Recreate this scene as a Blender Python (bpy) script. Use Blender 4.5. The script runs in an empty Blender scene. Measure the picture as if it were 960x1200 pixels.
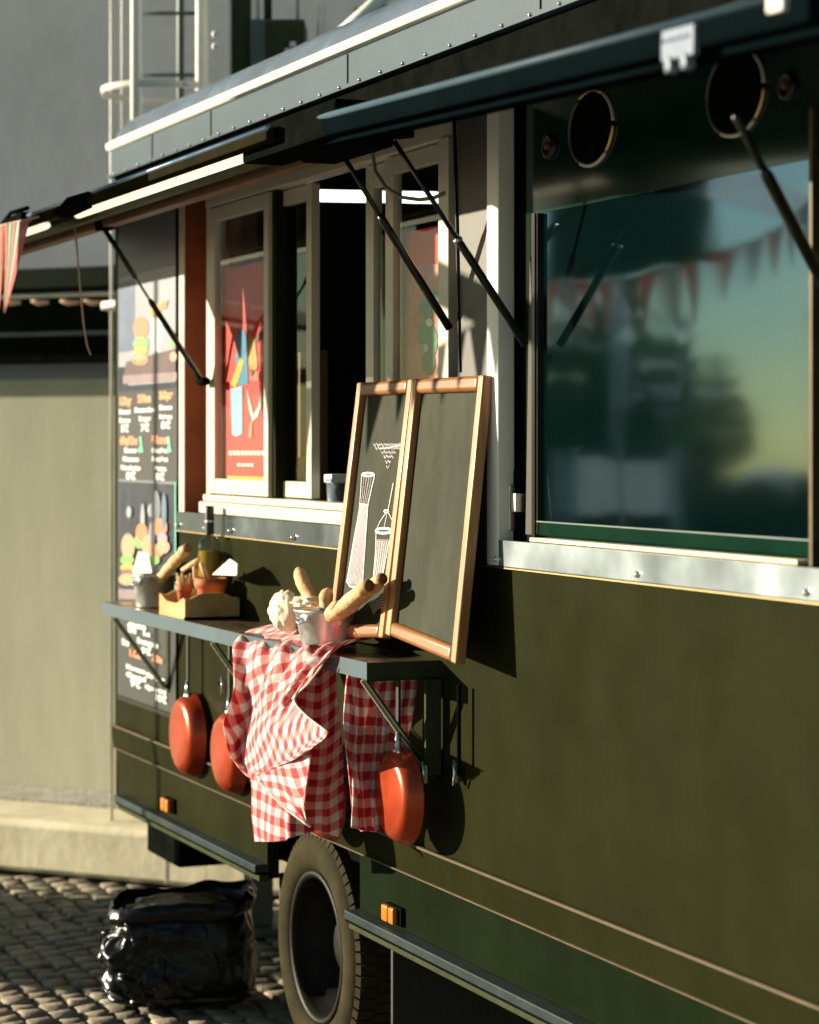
import bpy, bmesh, math, random
from mathutils import Vector, Matrix, noise
random.seed(7)
sc = bpy.context.scene
COL = sc.collection
# ------------------------------------------------------------------ camera frame
FOC, HX, HY, CZ, CD = 2800.0, 480.0, 519.0, 1.93, 2.6
TH = math.atan(1172/2800.0); S, K = math.sin(TH), math.cos(TH)
CAM = Vector((0, -CD, CZ))
def ray(px, py):
    u = (px-HX)/FOC; v = (HY-py)/FOC
    return Vector((-K+u*S, S+u*K, v))
def P(px, py, y=0.0):                       # point of that sight line on the plane y
    d = ray(px, py); return CAM + d*((CD+y)/d.y)
def Q(px, py, t): return CAM + ray(px, py)*t
def X(px, y=0.0): return P(px, HY, y).x
def PZ(px, py, z):
    d = ray(px, py); return CAM + d*((z-CZ)/d.z)
def PP(px, py, p0, n):
    d = ray(px, py); return CAM + d*((p0-CAM).dot(n)/d.dot(n))
# ------------------------------------------------------------------ materials
MATS = {}
def mat(name, col, rough=0.5, metal=0.0, var=0.0, vscale=6.0, bump=0.0, bscale=60.0, coat=0.0, emit=None, estr=0.0,
        col2=None, trans=0.0, ior=1.45, spec=0.5, rvar=0.0, stretch=None, bdist=0.004, sheen=0.0):
    m = bpy.data.materials.new(name); m.use_nodes = True
    nt = m.node_tree; b = nt.nodes['Principled BSDF']
    b.inputs['Base Color'].default_value = (*col, 1); b.inputs['Roughness'].default_value = rough
    b.inputs['Metallic'].default_value = metal; b.inputs['Coat Weight'].default_value = coat
    b.inputs['Coat Roughness'].default_value = 0.12
    b.inputs['Transmission Weight'].default_value = trans; b.inputs['IOR'].default_value = ior
    b.inputs['Specular IOR Level'].default_value = spec; b.inputs['Sheen Weight'].default_value = sheen
    if emit: b.inputs['Emission Color'].default_value = (*emit, 1); b.inputs['Emission Strength'].default_value = estr
    if var or col2 or bump or rvar:
        tc = nt.nodes.new('ShaderNodeTexCoord'); mp = nt.nodes.new('ShaderNodeMapping')
        nt.links.new(tc.outputs['Object'], mp.inputs['Vector'])
        if stretch: mp.inputs['Scale'].default_value = stretch
    if var or col2:
        n = nt.nodes.new('ShaderNodeTexNoise'); n.inputs['Scale'].default_value = vscale; n.inputs['Detail'].default_value = 6
        n.inputs['Roughness'].default_value = 0.65
        nt.links.new(mp.outputs[0], n.inputs['Vector'])
        r = nt.nodes.new('ShaderNodeValToRGB'); r.color_ramp.elements[0].position = .32; r.color_ramp.elements[1].position = .7
        c2 = col2 or tuple(min(1, c*(1+var)) for c in col); c1 = tuple(c*(1-var) for c in col) if not col2 else col
        r.color_ramp.elements[0].color = (*c1, 1); r.color_ramp.elements[1].color = (*c2, 1)
        nt.links.new(n.outputs['Fac'], r.inputs['Fac']); nt.links.new(r.outputs['Color'], b.inputs['Base Color'])
    if rvar:
        n3 = nt.nodes.new('ShaderNodeTexNoise'); n3.inputs['Scale'].default_value = vscale*1.7; n3.inputs['Detail'].default_value = 4
        nt.links.new(mp.outputs[0], n3.inputs['Vector'])
        mr = nt.nodes.new('ShaderNodeMapRange'); mr.inputs['To Min'].default_value = max(0.02, rough-rvar); mr.inputs['To Max'].default_value = rough+rvar
        mr.inputs['From Min'].default_value = .3; mr.inputs['From Max'].default_value = .7
        nt.links.new(n3.outputs['Fac'], mr.inputs['Value']); nt.links.new(mr.outputs[0], b.inputs['Roughness'])
    if bump:
        n2 = nt.nodes.new('ShaderNodeTexNoise'); n2.inputs['Scale'].default_value = bscale; n2.inputs['Detail'].default_value = 4
        nt.links.new(mp.outputs[0], n2.inputs['Vector'])
        bp = nt.nodes.new('ShaderNodeBump'); bp.inputs['Strength'].default_value = bump; bp.inputs['Distance'].default_value = bdist
        nt.links.new(n2.outputs['Fac'], bp.inputs['Height']); nt.links.new(bp.outputs[0], b.inputs['Normal'])
    MATS[name] = m; return m
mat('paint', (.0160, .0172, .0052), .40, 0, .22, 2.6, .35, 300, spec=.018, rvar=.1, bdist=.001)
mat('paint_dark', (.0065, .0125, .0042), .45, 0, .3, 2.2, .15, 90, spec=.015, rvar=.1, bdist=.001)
mat('tube_blue', (.0025, .0055, .0065), .5, 0, .15, 6, spec=0)
mat('rail_dark', (.020, .018, .009), .6, 0, .2, 8, spec=0)
mat('rail_metal', (.035, .05, .05), .35, .2, .3, 6, spec=.1)
mat('tube_top', (.05, .085, .11), .4, 0, .15, 6, spec=.05)  # lighter tube colour, paints the thin highlight along the hatch tube's top
mat('trim', (.11, .085, .05), .45, 0, .25, 12, spec=.15)
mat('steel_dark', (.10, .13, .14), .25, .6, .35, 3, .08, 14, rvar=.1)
mat('catch_steel', (.20, .25, .32), .4, 0, .15, 20, spec=.2)
mat('strip_white', (.86, .83, .77), .35, 0, .04, 8)
mat('rail_brown', (.13, .075, .03), .5, 0, .2, 8, spec=.2)
mat('gloss_green', (.0022, .021, .012), .12, 0, .3, 3, .05, 7, coat=.3, spec=.5, bdist=.004)
mat('black', (.006, .007, .006), .6, 0, .4, 8, spec=0)
mat('black_gloss', (.006, .007, .006), .25)
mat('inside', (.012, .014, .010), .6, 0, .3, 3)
mat('rubber', (.034, .029, .013), .85, 0, .35, 9, .3, 120, spec=.08)
mat('rubber_flap', (.010, .011, .010), .6, 0, .3, 6, .5, 25, stretch=(1, 14, .4), bdist=.01)
mat('rim', (.010, .010, .006), .5, 0, .4, 12, .2, 80, spec=.15)
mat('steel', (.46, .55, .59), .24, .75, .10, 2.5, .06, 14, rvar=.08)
mat('steel_bright', (.78, .76, .70), .33, 1, .08, 8)
mat('fascia', (.055, .085, .105), .35, 0, .12, 3, .05, 30, spec=.15)
mat('roofmetal', (.30, .40, .52), .22, .75, .1, 4, rvar=.08)
mat('edge_white', (.82, .76, .62), .4, .1, .06, 10)
mat('frame', (.60, .56, .44), .38, 0, .08, 7, rvar=.1)
mat('pillar', (.085, .08, .068), .5, 0, .12, 8, .3, 300, bdist=.0008)
mat('shelf_top', (.20, .14, .075), .3, .7, .3, 7, .15, 35, rvar=.12)
mat('shelf_edge', (.085, .13, .155), .35, .3, .15, 3)
mat('bracket', (.045, .055, .026), .5, 0, .2, 15, spec=.04)
mat('copper', (.47, .058, .014), .27, .55, .12, 5, .04, 30, coat=.2, rvar=.05)
mat('handle', (.02, .022, .018), .4)
mat('brass', (.62, .46, .22), .35, .9)
mat('wood', (.30, .11, .035), .4, 0, .0, 14, .25, 90, col2=(.62, .34, .14), coat=.1, stretch=(1, 1, .12), bdist=.0015)
mat('wood_x', (.22, .085, .020), .4, 0, .0, 14, .25, 90, col2=(.40, .17, .06), coat=.1, stretch=(.12, 1, 1), bdist=.0015)
mat('tray_wood', (.42, .26, .10), .6, 0, 0, 10, .2, 60, spec=.15, col2=(.60, .42, .20), stretch=(.2, 1, 1), bdist=.001)
mat('chalkboard', (.018, .022, .010), .6, 0, .0, 7, .12, 160, spec=.08, col2=(.045, .048, .028), stretch=(1, 1, .5), bdist=.0006)
mat('chalk', (.85, .80, .84), .9)
mat('chalk_fill', (.19, .17, .175), .9, 0, .35, 90)
mat('tin', (.66, .68, .64), .33, .82, .18, 14, .35, 30, rvar=.12, bdist=.003)
mat('bread', (.46, .22, .07), .75, 0, 0, 26, .7, 45, col2=(.80, .58, .32), bdist=.006)
mat('bread_end', (.20, .08, .03), .7, 0, .3, 40)
mat('paper', (.74, .66, .50), .75, 0, .05, 12, .3, 18, bdist=.004)
mat('terracotta', (.52, .135, .05), .7, 0, .15, 25, .2, 80)
mat('cork', (.02, .02, .018), .4)
mat('label', (.75, .66, .40), .6)
mat('oil', (.62, .38, .05), .08, 0, trans=.35, ior=1.3)
mat('bag_plastic', (.004, .005, .004), .27, 0, 0, 5, spec=.32)
mat('orange_lens', (.75, .20, .02), .25, 0, .1, 30, emit=(.75, .2, .02), estr=.0, coat=.4)
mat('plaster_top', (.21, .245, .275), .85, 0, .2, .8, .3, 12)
mat('plaster_low', (.42, .43, .31), .85, 0, .0, .9, .3, 8, col2=(.66, .62, .47), stretch=(1, 1, .3))  # darker blotches in the colour stand for soft shade on the wall
mat('kerbstone', (.84, .74, .52), .9, 0, .25, 2.2, .35, 12, bdist=.01)
mat('gravel', (.45, .43, .36), .95, 0, .3, 9, .6, 40, bdist=.01)
mat('ground', (.30, .285, .25), .9, 0, .3, 1.2, .8, 10, bdist=.03)
mat('cobble', (.25, .215, .15), .85, 0, .45, 6, .6, 30, rvar=.1, bdist=.01)
mat('canopy_dark', (.006, .014, .006), .6, 0, .3, 3, spec=.05)
mat('galv', (.62, .63, .56), .5, .1, .15, 8)
mat('galv_dark', (.10, .125, .115), .5, .4, .2, 8)
mat('white', (.80, .78, .72), .6, 0, .05, 8)
mat('cloth_white', (.72, .70, .64), .8, 0, .06, 5)
mat('pink', (.75, .33, .27), .8, 0, .1, 30)
mat('orange_cloth', (.75, .25, .12), .8, 0, .1, 30)
mat('mint', (.35, .62, .50), .8, 0, .1, 30)
mat('red_print', (.85, .010, .008), .5, 0, .06, 10)
mat('red_jamb', (.26, .07, .025), .45, 0, .35, 5)
mat('yellow_print', (.80, .42, .03), .5)
mat('blue_print', (.04, .22, .45), .5)
mat('lblue_print', (.35, .55, .75), .5)
mat('skin_print', (.55, .28, .05), .5)
mat('pink_print', (.60, .03, .035), .5, 0, .0, 9, col2=(.70, .24, .24))
mat('green_print', (.05, .14, .08), .5, 0, .5, 40)
mat('ply', (.16, .10, .03), .6)
# menu poster colours
mat('m_slate', (0.033, 0.039, 0.039), .35, 0, .12, 10)
mat('m_grey', (0.162, 0.180, 0.204), .35, 0, .05, 4)
mat('m_pale', (0.312, 0.336, 0.378), .35, 0, .1, 6)
mat('m_blue', (0.120, 0.162, 0.252), .35, 0, .2, 12)
mat('m_navy', (0.021, 0.030, 0.051), .3, 0, .6, 14)
mat('m_plum', (0.078, 0.042, 0.045), .4, 0, .3, 12)
mat('m_mauve', (0.228, 0.168, 0.180), .4, 0, .2, 12)
mat('m_bun', (0.432, 0.156, 0.048), .5, 0, .2, 60)
mat('m_bun2', (0.468, 0.252, 0.132), .5, 0, .2, 60)
mat('m_green', (0.150, 0.372, 0.060), .5, 0, .2, 60)
mat('m_yellow', (0.510, 0.300, 0.036), .5, 0, .1, 60)
mat('m_patty', (0.150, 0.036, 0.018), .5, 0, .2, 60)
mat('m_lilac', (0.330, 0.210, 0.300), .5, 0, .2, 60)
mat('m_orange', (.80, .28, .12), .5)
mat('m_white', (.75, .75, .72), .5)
mat('m_mint', (.10, .58, .38), .5)
mat('foliage', (.05, .08, .02), .6, 0, 0, 5, col2=(.09, .12, .035))
mat('bark', (.10, .07, .045), .9, 0, .3, 10, .6, 20)
mat('asphalt', (.05, .05, .048), .9, 0, .3, 2)
mat('grey_wall', (.32, .34, .33), .8, 0, .1, .6)
mat('lamp_cover', (.85, .80, .66), .35, 0, emit=(1, .85, .58), estr=.6)
mat('lamp_inside', (.9, .9, .9), .4, 0, emit=(1, 1, .98), estr=1.2)
mat('car_white', (.6, .6, .58), .3)
mat('cord', (.16, .17, .13), .5)
mat('string', (.70, .55, .42), .7)
mat('sunlit_wedge', (.09, .085, .07), .6, spec=.1)
def translucent(name, f_):
    m = MATS[name]; nt = m.node_tree; b = nt.nodes['Principled BSDF']; out = nt.nodes['Material Output']
    tl = nt.nodes.new('ShaderNodeBsdfTranslucent'); tl.inputs['Color'].default_value = b.inputs['Base Color'].default_value
    mx = nt.nodes.new('ShaderNodeMixShader'); mx.inputs[0].default_value = f_
    nt.links.new(b.outputs[0], mx.inputs[1]); nt.links.new(tl.outputs[0], mx.inputs[2]); nt.links.new(mx.outputs[0], out.inputs['Surface'])
for k_ in ('pink', 'orange_cloth', 'mint', 'cloth_white', 'foliage', 'string'): translucent(k_, .45)
def glass_mat(name, tint, refl_rough=.02, ior=1.6, add=0.0, wave=0.0):
    m = bpy.data.materials.new(name); m.use_nodes = True; nt = m.node_tree; nt.nodes.clear()
    o = nt.nodes.new('ShaderNodeOutputMaterial'); mx = nt.nodes.new('ShaderNodeMixShader')
    tr = nt.nodes.new('ShaderNodeBsdfTransparent'); tr.inputs['Color'].default_value = (*tint, 1)
    gl = nt.nodes.new('ShaderNodeBsdfGlossy'); gl.inputs['Roughness'].default_value = refl_rough
    gl.inputs['Color'].default_value = (.92, .98, .95, 1)
    fr = nt.nodes.new('ShaderNodeFresnel'); fr.inputs['IOR'].default_value = ior
    ad = nt.nodes.new('ShaderNodeMath'); ad.operation = 'ADD'; ad.inputs[1].default_value = add; ad.use_clamp = True
    ge = nt.nodes.new('ShaderNodeNewGeometry'); iv = nt.nodes.new('ShaderNodeMath'); iv.operation = 'SUBTRACT'; iv.inputs[0].default_value = 1; nt.links.new(ge.outputs['Backfacing'], iv.inputs[1])
    ml = nt.nodes.new('ShaderNodeMath'); ml.operation = 'MULTIPLY'; nt.links.new(iv.outputs[0], ml.inputs[1]); nt.links.new(ml.outputs[0], mx.inputs[0])
    nt.links.new(fr.outputs[0], ad.inputs[0]); nt.links.new(ad.outputs[0], ml.inputs[0])
    nt.links.new(tr.outputs[0], mx.inputs[1]); nt.links.new(gl.outputs[0], mx.inputs[2]); nt.links.new(mx.outputs[0], o.inputs['Surface'])
    if wave:
        tc = nt.nodes.new('ShaderNodeTexCoord'); n = nt.nodes.new('ShaderNodeTexNoise'); n.inputs['Scale'].default_value = 2.2; n.inputs['Detail'].default_value = 1
        bp = nt.nodes.new('ShaderNodeBump'); bp.inputs['Strength'].default_value = wave; bp.inputs['Distance'].default_value = .02
        nt.links.new(tc.outputs['Object'], n.inputs['Vector']); nt.links.new(n.outputs['Fac'], bp.inputs['Height'])
        nt.links.new(bp.outputs[0], gl.inputs['Normal'])
    MATS[name] = m; return m
glass_mat('pane', (.90, .94, .91), .01, 1.32, .0)
def film_glass():
    m = bpy.data.materials.new('tint_glass'); m.use_nodes = True; nt = m.node_tree; nt.nodes.clear()
    o = nt.nodes.new('ShaderNodeOutputMaterial'); mx = nt.nodes.new('ShaderNodeMixShader')
    df = nt.nodes.new('ShaderNodeBsdfDiffuse'); df.inputs['Color'].default_value = (.0008, .0062, .0055, 1)
    gl = nt.nodes.new('ShaderNodeBsdfGlossy'); gl.inputs['Roughness'].default_value = .055; gl.inputs['Color'].default_value = (.34, .55, .82, 1)
    fr = nt.nodes.new('ShaderNodeFresnel'); fr.inputs['IOR'].default_value = 2.0
    ad = nt.nodes.new('ShaderNodeMath'); ad.operation = 'ADD'; ad.inputs[1].default_value = .20; ad.use_clamp = True
    tc = nt.nodes.new('ShaderNodeTexCoord'); n = nt.nodes.new('ShaderNodeTexNoise'); n.inputs['Scale'].default_value = 2.4; n.inputs['Detail'].default_value = 1
    bp = nt.nodes.new('ShaderNodeBump'); bp.inputs['Strength'].default_value = .12; bp.inputs['Distance'].default_value = .02
    nt.links.new(tc.outputs['Object'], n.inputs['Vector']); nt.links.new(n.outputs['Fac'], bp.inputs['Height']); nt.links.new(bp.outputs[0], gl.inputs['Normal'])
    nt.links.new(fr.outputs[0], ad.inputs[0]); nt.links.new(ad.outputs[0], mx.inputs[0]); nt.links.new(df.outputs[0], mx.inputs[1]); nt.links.new(gl.outputs[0], mx.inputs[2]); nt.links.new(mx.outputs[0], o.inputs['Surface'])
    MATS['tint_glass'] = m
film_glass()
glass_mat('bottle_glass', (.80, .84, .76), .02, 1.5)
def gingham():
    m = bpy.data.materials.new('gingham'); m.use_nodes = True; nt = m.node_tree; b = nt.nodes['Principled BSDF']
    uv = nt.nodes.new('ShaderNodeUVMap'); sp = nt.nodes.new('ShaderNodeSeparateXYZ'); nt.links.new(uv.outputs[0], sp.inputs[0])
    def stripe(o):
        a = nt.nodes.new('ShaderNodeMath'); a.operation = 'MULTIPLY'; a.inputs[1].default_value = 1/.041; nt.links.new(o, a.inputs[0])
        f = nt.nodes.new('ShaderNodeMath'); f.operation = 'FRACT'; nt.links.new(a.outputs[0], f.inputs[0])
        p = nt.nodes.new('ShaderNodeMath'); p.operation = 'PINGPONG'; p.inputs[1].default_value = .5; nt.links.new(f.outputs[0], p.inputs[0])
        r = nt.nodes.new('ShaderNodeMapRange'); r.inputs['From Min'].default_value = .22; r.inputs['From Max'].default_value = .28
        nt.links.new(p.outputs[0], r.inputs['Value']); return r.outputs[0]
    a, c = stripe(sp.outputs['X']), stripe(sp.outputs['Y'])
    ad = nt.nodes.new('ShaderNodeMath'); ad.operation = 'ADD'; nt.links.new(a, ad.inputs[0]); nt.links.new(c, ad.inputs[1])
    hv = nt.nodes.new('ShaderNodeMath'); hv.operation = 'MULTIPLY'; hv.inputs[1].default_value = .5; nt.links.new(ad.outputs[0], hv.inputs[0])
    cr = nt.nodes.new('ShaderNodeValToRGB'); e = cr.color_ramp.elements
    e[0].color = (.84, .78, .72, 1); e[1].color = (.50, .012, .022, 1); e.new(.5).color = (.76, .27, .25, 1)
    nt.links.new(hv.outputs[0], cr.inputs[0]); nt.links.new(cr.outputs[0], b.inputs['Base Color'])
    b.inputs['Roughness'].default_value = .85; b.inputs['Sheen Weight'].default_value = .25
    tc = nt.nodes.new('ShaderNodeMapping'); tc.inputs['Scale'].default_value = (1, 1, 1); nt.links.new(uv.outputs[0], tc.inputs[0])
    n = nt.nodes.new('ShaderNodeTexNoise'); n.inputs['Scale'].default_value = 900; nt.links.new(tc.outputs[0], n.inputs['Vector'])
    n2 = nt.nodes.new('ShaderNodeTexNoise'); n2.inputs['Scale'].default_value = 26; n2.inputs['Detail'].default_value = 3; nt.links.new(tc.outputs[0], n2.inputs['Vector'])
    bp = nt.nodes.new('ShaderNodeBump'); bp.inputs['Strength'].default_value = .25; bp.inputs['Distance'].default_value = .001; nt.links.new(n.outputs['Fac'], bp.inputs['Height'])
    bp2 = nt.nodes.new('ShaderNodeBump'); bp2.inputs['Strength'].default_value = .5; bp2.inputs['Distance'].default_value = .006
    nt.links.new(n2.outputs['Fac'], bp2.inputs['Height']); nt.links.new(bp.outputs[0], bp2.inputs['Normal']); nt.links.new(bp2.outputs[0], b.inputs['Normal'])
    tl = nt.nodes.new('ShaderNodeBsdfTranslucent'); nt.links.new(cr.outputs[0], tl.inputs['Color'])
    mx = nt.nodes.new('ShaderNodeMixShader'); mx.inputs[0].default_value = .22
    out = nt.nodes['Material Output']; nt.links.new(b.outputs[0], mx.inputs[1]); nt.links.new(tl.outputs[0], mx.inputs[2]); nt.links.new(mx.outputs[0], out.inputs['Surface'])
    MATS['gingham'] = m
gingham()
# ------------------------------------------------------------------ mesh builder
class MB:
    def __init__(s): s.bm = bmesh.new(); s.mats = []; s.uv = None
    def mi(s, m):
        if m not in s.mats: s.mats.append(m)
        return s.mats.index(m)
    def faces(s, vs, fs, m, smooth=False):
        bv = [s.bm.verts.new(v) for v in vs]; i = s.mi(m); out = []
        for f in fs:
            try: q = s.bm.faces.new([bv[k] for k in f])
            except ValueError: continue
            q.material_index = i; q.smooth = smooth; out.append(q)
        return bv, out
    def box(s, a, b, m, bev=0.0):
        x0, x1 = sorted((a[0], b[0])); y0, y1 = sorted((a[1], b[1])); z0, z1 = sorted((a[2], b[2]))
        vs = [(x, y, z) for z in (z0, z1) for y in (y0, y1) for x in (x0, x1)]
        fs = [(0, 2, 3, 1), (4, 5, 7, 6), (0, 1, 5, 4), (2, 6, 7, 3), (0, 4, 6, 2), (1, 3, 7, 5)]
        bv, ff = s.faces(vs, fs, m)
        if bev:
            es = list({e for f in ff for e in f.edges})
            r = bmesh.ops.bevel(s.bm, geom=es, offset=bev, segments=2, affect='EDGES', profile=.6)
            for f in r['faces']: f.material_index = s.mi(m)
        return s
    def bar(s, p, q, w, d, m, up=(0, 0, 1), bev=0.0):      # rectangular bar from p to q, w sideways, d along up-ish
        p, q = Vector(p), Vector(q); t = (q-p).normalized(); u = Vector(up); a = t.cross(u)
        if a.length < 1e-5: a = t.cross(Vector((1, 0, 0)))
        a.normalize(); b = a.cross(t).normalized()
        vs = [o+a*i*w/2+b*j*d/2 for o in (p, q) for (i, j) in ((-1, -1), (1, -1), (1, 1), (-1, 1))]
        bv, ff = s.faces(vs, [(3, 2, 1, 0), (4, 5, 6, 7), (0, 1, 5, 4), (1, 2, 6, 5), (2, 3, 7, 6), (3, 0, 4, 7)], m)
        if bev:
            es = list({e for f in ff for e in f.edges})
            r = bmesh.ops.bevel(s.bm, geom=es, offset=bev, segments=2, affect='EDGES', profile=.6)
            for f in r['faces']: f.material_index = s.mi(m)
        return s
    def tube(s, pts, r, m, n=10, caps=True):
        pts = [Vector(p) for p in pts]; rs = r if isinstance(r, (list, tuple)) else [r]*len(pts)
        rings = []; prev = None
        for i, p in enumerate(pts):
            t = (pts[min(i+1, len(pts)-1)]-pts[max(i-1, 0)]).normalized()
            if prev is None:
                a = t.cross(Vector((0, 0, 1)));  a = a if a.length > 1e-3 else t.cross(Vector((1, 0, 0)))
            else: a = prev-t*prev.dot(t)
            a.normalize(); prev = a; b = t.cross(a)
            rings.append([p+(a*math.cos(2*math.pi*k/n)+b*math.sin(2*math.pi*k/n))*rs[i] for k in range(n)])
        vs = [v for g in rings for v in g]
        fs = [(i*n+k, i*n+(k+1) % n, (i+1)*n+(k+1) % n, (i+1)*n+k) for i in range(len(pts)-1) for k in range(n)]
        if caps: fs += [tuple(range(n-1, -1, -1)), tuple((len(pts)-1)*n+k for k in range(n))]
        s.faces(vs, fs, m, True); return s
    def lathe(s, prof, c, m, axis='z', n=40, smooth=True, cap=False):   # prof [(r, h)]
        c = Vector(c); vs = []
        for r, h in prof:
            for k in range(n):
                a = 2*math.pi*k/n; x, y = r*math.cos(a), r*math.sin(a)
                vs.append(c+(Vector((x, y, h)) if axis == 'z' else Vector((x, h, y))))
        fs = [(i*n+k, i*n+(k+1) % n, (i+1)*n+(k+1) % n, (i+1)*n+k) for i in range(len(prof)-1) for k in range(n)]
        if cap: fs += [tuple(range(n)), tuple((len(prof)-1)*n+k for k in range(n))]
        s.faces(vs, fs, m, smooth); return s
    def poly(s, pts, m, smooth=False): s.faces(pts, [tuple(range(len(pts)))], m, smooth); return s
    def grid(s, rows, m, uvs=None, smooth=True):
        h, w = len(rows), len(rows[0]); vs = [p for r in rows for p in r]
        fs = [(i*w+j, i*w+j+1, (i+1)*w+j+1, (i+1)*w+j) for i in range(h-1) for j in range(w-1)]
        bv, ff = s.faces(vs, fs, m, smooth)
        if uvs:
            L = s.bm.loops.layers.uv.verify(); idx = {v: k for k, v in enumerate(bv)}
            for f in ff:
                for l in f.loops: k = idx[l.vert]; l[L].uv = uvs[k//w][k % w]
        return s
    def text(s, body, size, origin, m, sx=1.0, align='LEFT', font_off=0.0, xdir=Vector((1, 0, 0)), ydir=Vector((0, 0, 1))):
        cu = bpy.data.curves.new('t', 'FONT'); cu.body = body; cu.size = size; cu.align_x = align; cu.offset = font_off; cu.resolution_u = 2
        o = bpy.data.objects.new('t', cu); COL.objects.link(o); dg = bpy.context.evaluated_depsgraph_get(); dg.update()
        me = bpy.data.meshes.new_from_object(o.evaluated_get(dg)); origin = Vector(origin)
        s.faces([origin+xdir*v.co.x*sx+ydir*v.co.y for v in me.vertices], [tuple(p.vertices) for p in me.polygons], m)
        bpy.data.objects.remove(o); bpy.data.meshes.remove(me); bpy.data.curves.remove(cu); return s
    def build(s, name, parent=None, solid=0.0, bevel=0.0, recalc=True, subsurf=0, org=None):
        if recalc: bmesh.ops.recalc_face_normals(s.bm, faces=s.bm.faces)
        me = bpy.data.meshes.new(name); s.bm.to_mesh(me); s.bm.free()
        for m in s.mats: me.materials.append(MATS[m])
        o = bpy.data.objects.new(name, me); COL.objects.link(o)
        if org is not None and parent is None:
            me.transform(Matrix.Translation(-Vector(org))); o.location = org
        if parent is not None:
            o.parent = parent; r = parent
            off = Vector((0, 0, 0))
            while r is not None: off += Vector(r.location); r = r.parent
            me.transform(Matrix.Translation(-off))
        if solid:
            md = o.modifiers.new('thick', 'SOLIDIFY'); md.thickness = solid; md.offset = 0
        if bevel:
            md = o.modifiers.new('bev', 'BEVEL'); md.width = bevel; md.segments = 2; md.limit_method = 'ANGLE'
        if subsurf:
            md = o.modifiers.new('sub', 'SUBSURF'); md.levels = md.render_levels = subsurf
        return o
def tag(o, label=None, cat=None, group=None, kind=None):
    if label: o['label'] = label
    if cat: o['category'] = cat
    if group: o['group'] = group
    if kind: o['kind'] = kind
    return o
def thing(name, loc, label, cat, group=None):
    o = bpy.data.objects.new(name, None); o.empty_display_size = .1; COL.objects.link(o); o.location = loc
    return tag(o, label, cat, group)
def nz(p, s=1.0, seed=0.0): return noise.noise(Vector(p)*s+Vector((seed, seed*1.7, -seed)))
# ------------------------------------------------------------------ levels on the truck wall
Z_SK0, Z_RAIL0, Z_RAIL1, Z_BAND0, Z_BAND1 = .485, .49, .545, .715, .803
Z_ST0, Z_ST1, Z_HINGE, Z_FAS0, Z_ROOF = 1.612, 1.680, 2.82, 2.987, 3.10
XL, XR = -9.26, -2.2; WID = 2.15
XA, XB = X(214), X(535)             # serving window opening
XC, XD = X(594), X(962)             # right window opening
truck = thing('food_truck', (-6.0, 0, 0), 'dark olive food truck with raised hatch, sliding serving window and steel shelf', 'food truck')
T = truck
# main wall, pieces butted around the openings
m = MB()
m.box((XL, 0, Z_BAND1), (XR, .05, Z_ST0), 'paint')
m.box((XL, 0, Z_ST0), (XA, .05, Z_HINGE+.05), 'paint')
m.box((XD, 0, Z_ST0), (XR, .05, Z_HINGE+.05), 'paint')
m.build('side_panel', T)
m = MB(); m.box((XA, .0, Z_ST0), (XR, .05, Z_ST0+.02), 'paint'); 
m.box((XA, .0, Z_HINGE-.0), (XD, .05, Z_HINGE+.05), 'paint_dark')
m.build('header_panel', T)
# shell
m = MB()
m.box((XL, .05, .80), (XL+.04, WID, Z_ROOF), 'paint'); m.box((XR-.04, .05, .80), (XR, WID, Z_ROOF), 'paint')
m.box((XL+.04, WID-.04, .80), (XR-.04, WID, Z_ROOF), 'paint'); m.build('body_shell', T)
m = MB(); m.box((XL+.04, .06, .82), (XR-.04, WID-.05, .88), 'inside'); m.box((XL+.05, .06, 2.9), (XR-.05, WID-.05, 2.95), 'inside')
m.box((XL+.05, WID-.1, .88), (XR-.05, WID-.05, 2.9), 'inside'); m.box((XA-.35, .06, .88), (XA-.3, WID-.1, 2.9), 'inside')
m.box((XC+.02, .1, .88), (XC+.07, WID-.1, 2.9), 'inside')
m.box((XA-.3, .08, 1.55), (XC, .5, 1.60), 'steel')      # inner counter
m.box((X(452, .6), .9, 1.9), (X(452, .6)+.5, 1.2, 2.4), 'inside')
m.build('interior_lining', T)
m = MB(); 
# long fluorescent lamp seen through the open window
a = P(372, 226, .9); b_ = P(470, 226, 1.5)
m.tube([Q(360, 229, 8.0), Q(535, 232, 8.0)], .02, 'lamp_inside', 8); m.build('ceiling_lamp', T)
# lower band (slants in), skirt with arch, rails
m = MB()
m.faces([(XL-.01, -.012, Z_BAND1), (XR, -.012, Z_BAND1), (XR, -.002, Z_BAND0), (XL-.01, -.002, Z_BAND0),
         (XL-.01, .04, Z_BAND1), (XR, .04, Z_BAND1), (XR, .04, Z_BAND0), (XL-.01, .04, Z_BAND0)],
        [(0, 1, 2, 3), (4, 7, 6, 5), (0, 4, 5, 1), (3, 2, 6, 7), (0, 3, 7, 4), (1, 5, 6, 2)], 'paint')
m.build('lower_band', T)
m = MB(); m.bar((XL-.012, -.014, Z_BAND1+.003), (XR, -.014, Z_BAND1+.003), .010, .007, 'trim'); 
m.bar((XL-.012, -.005, Z_BAND0), (XR, -.005, Z_BAND0), .009, .004, 'trim'); m.build('band_trim', T)
XW0, XW1 = X(312), X(419)           # wheel arch
m = MB()
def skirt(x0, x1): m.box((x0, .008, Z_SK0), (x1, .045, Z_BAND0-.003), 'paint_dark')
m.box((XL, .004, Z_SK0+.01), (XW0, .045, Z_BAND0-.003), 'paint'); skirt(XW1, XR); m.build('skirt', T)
m = MB()                             # hollow arch box: top and inner wall only
m.box((XW0-.03, .05, Z_BAND0-.02), (XW1+.03, .7, Z_BAND0+.01), 'black'); m.box((XW0-.03, .62, .35), (XW1+.03, .66, Z_BAND0-.02), 'black')
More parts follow.
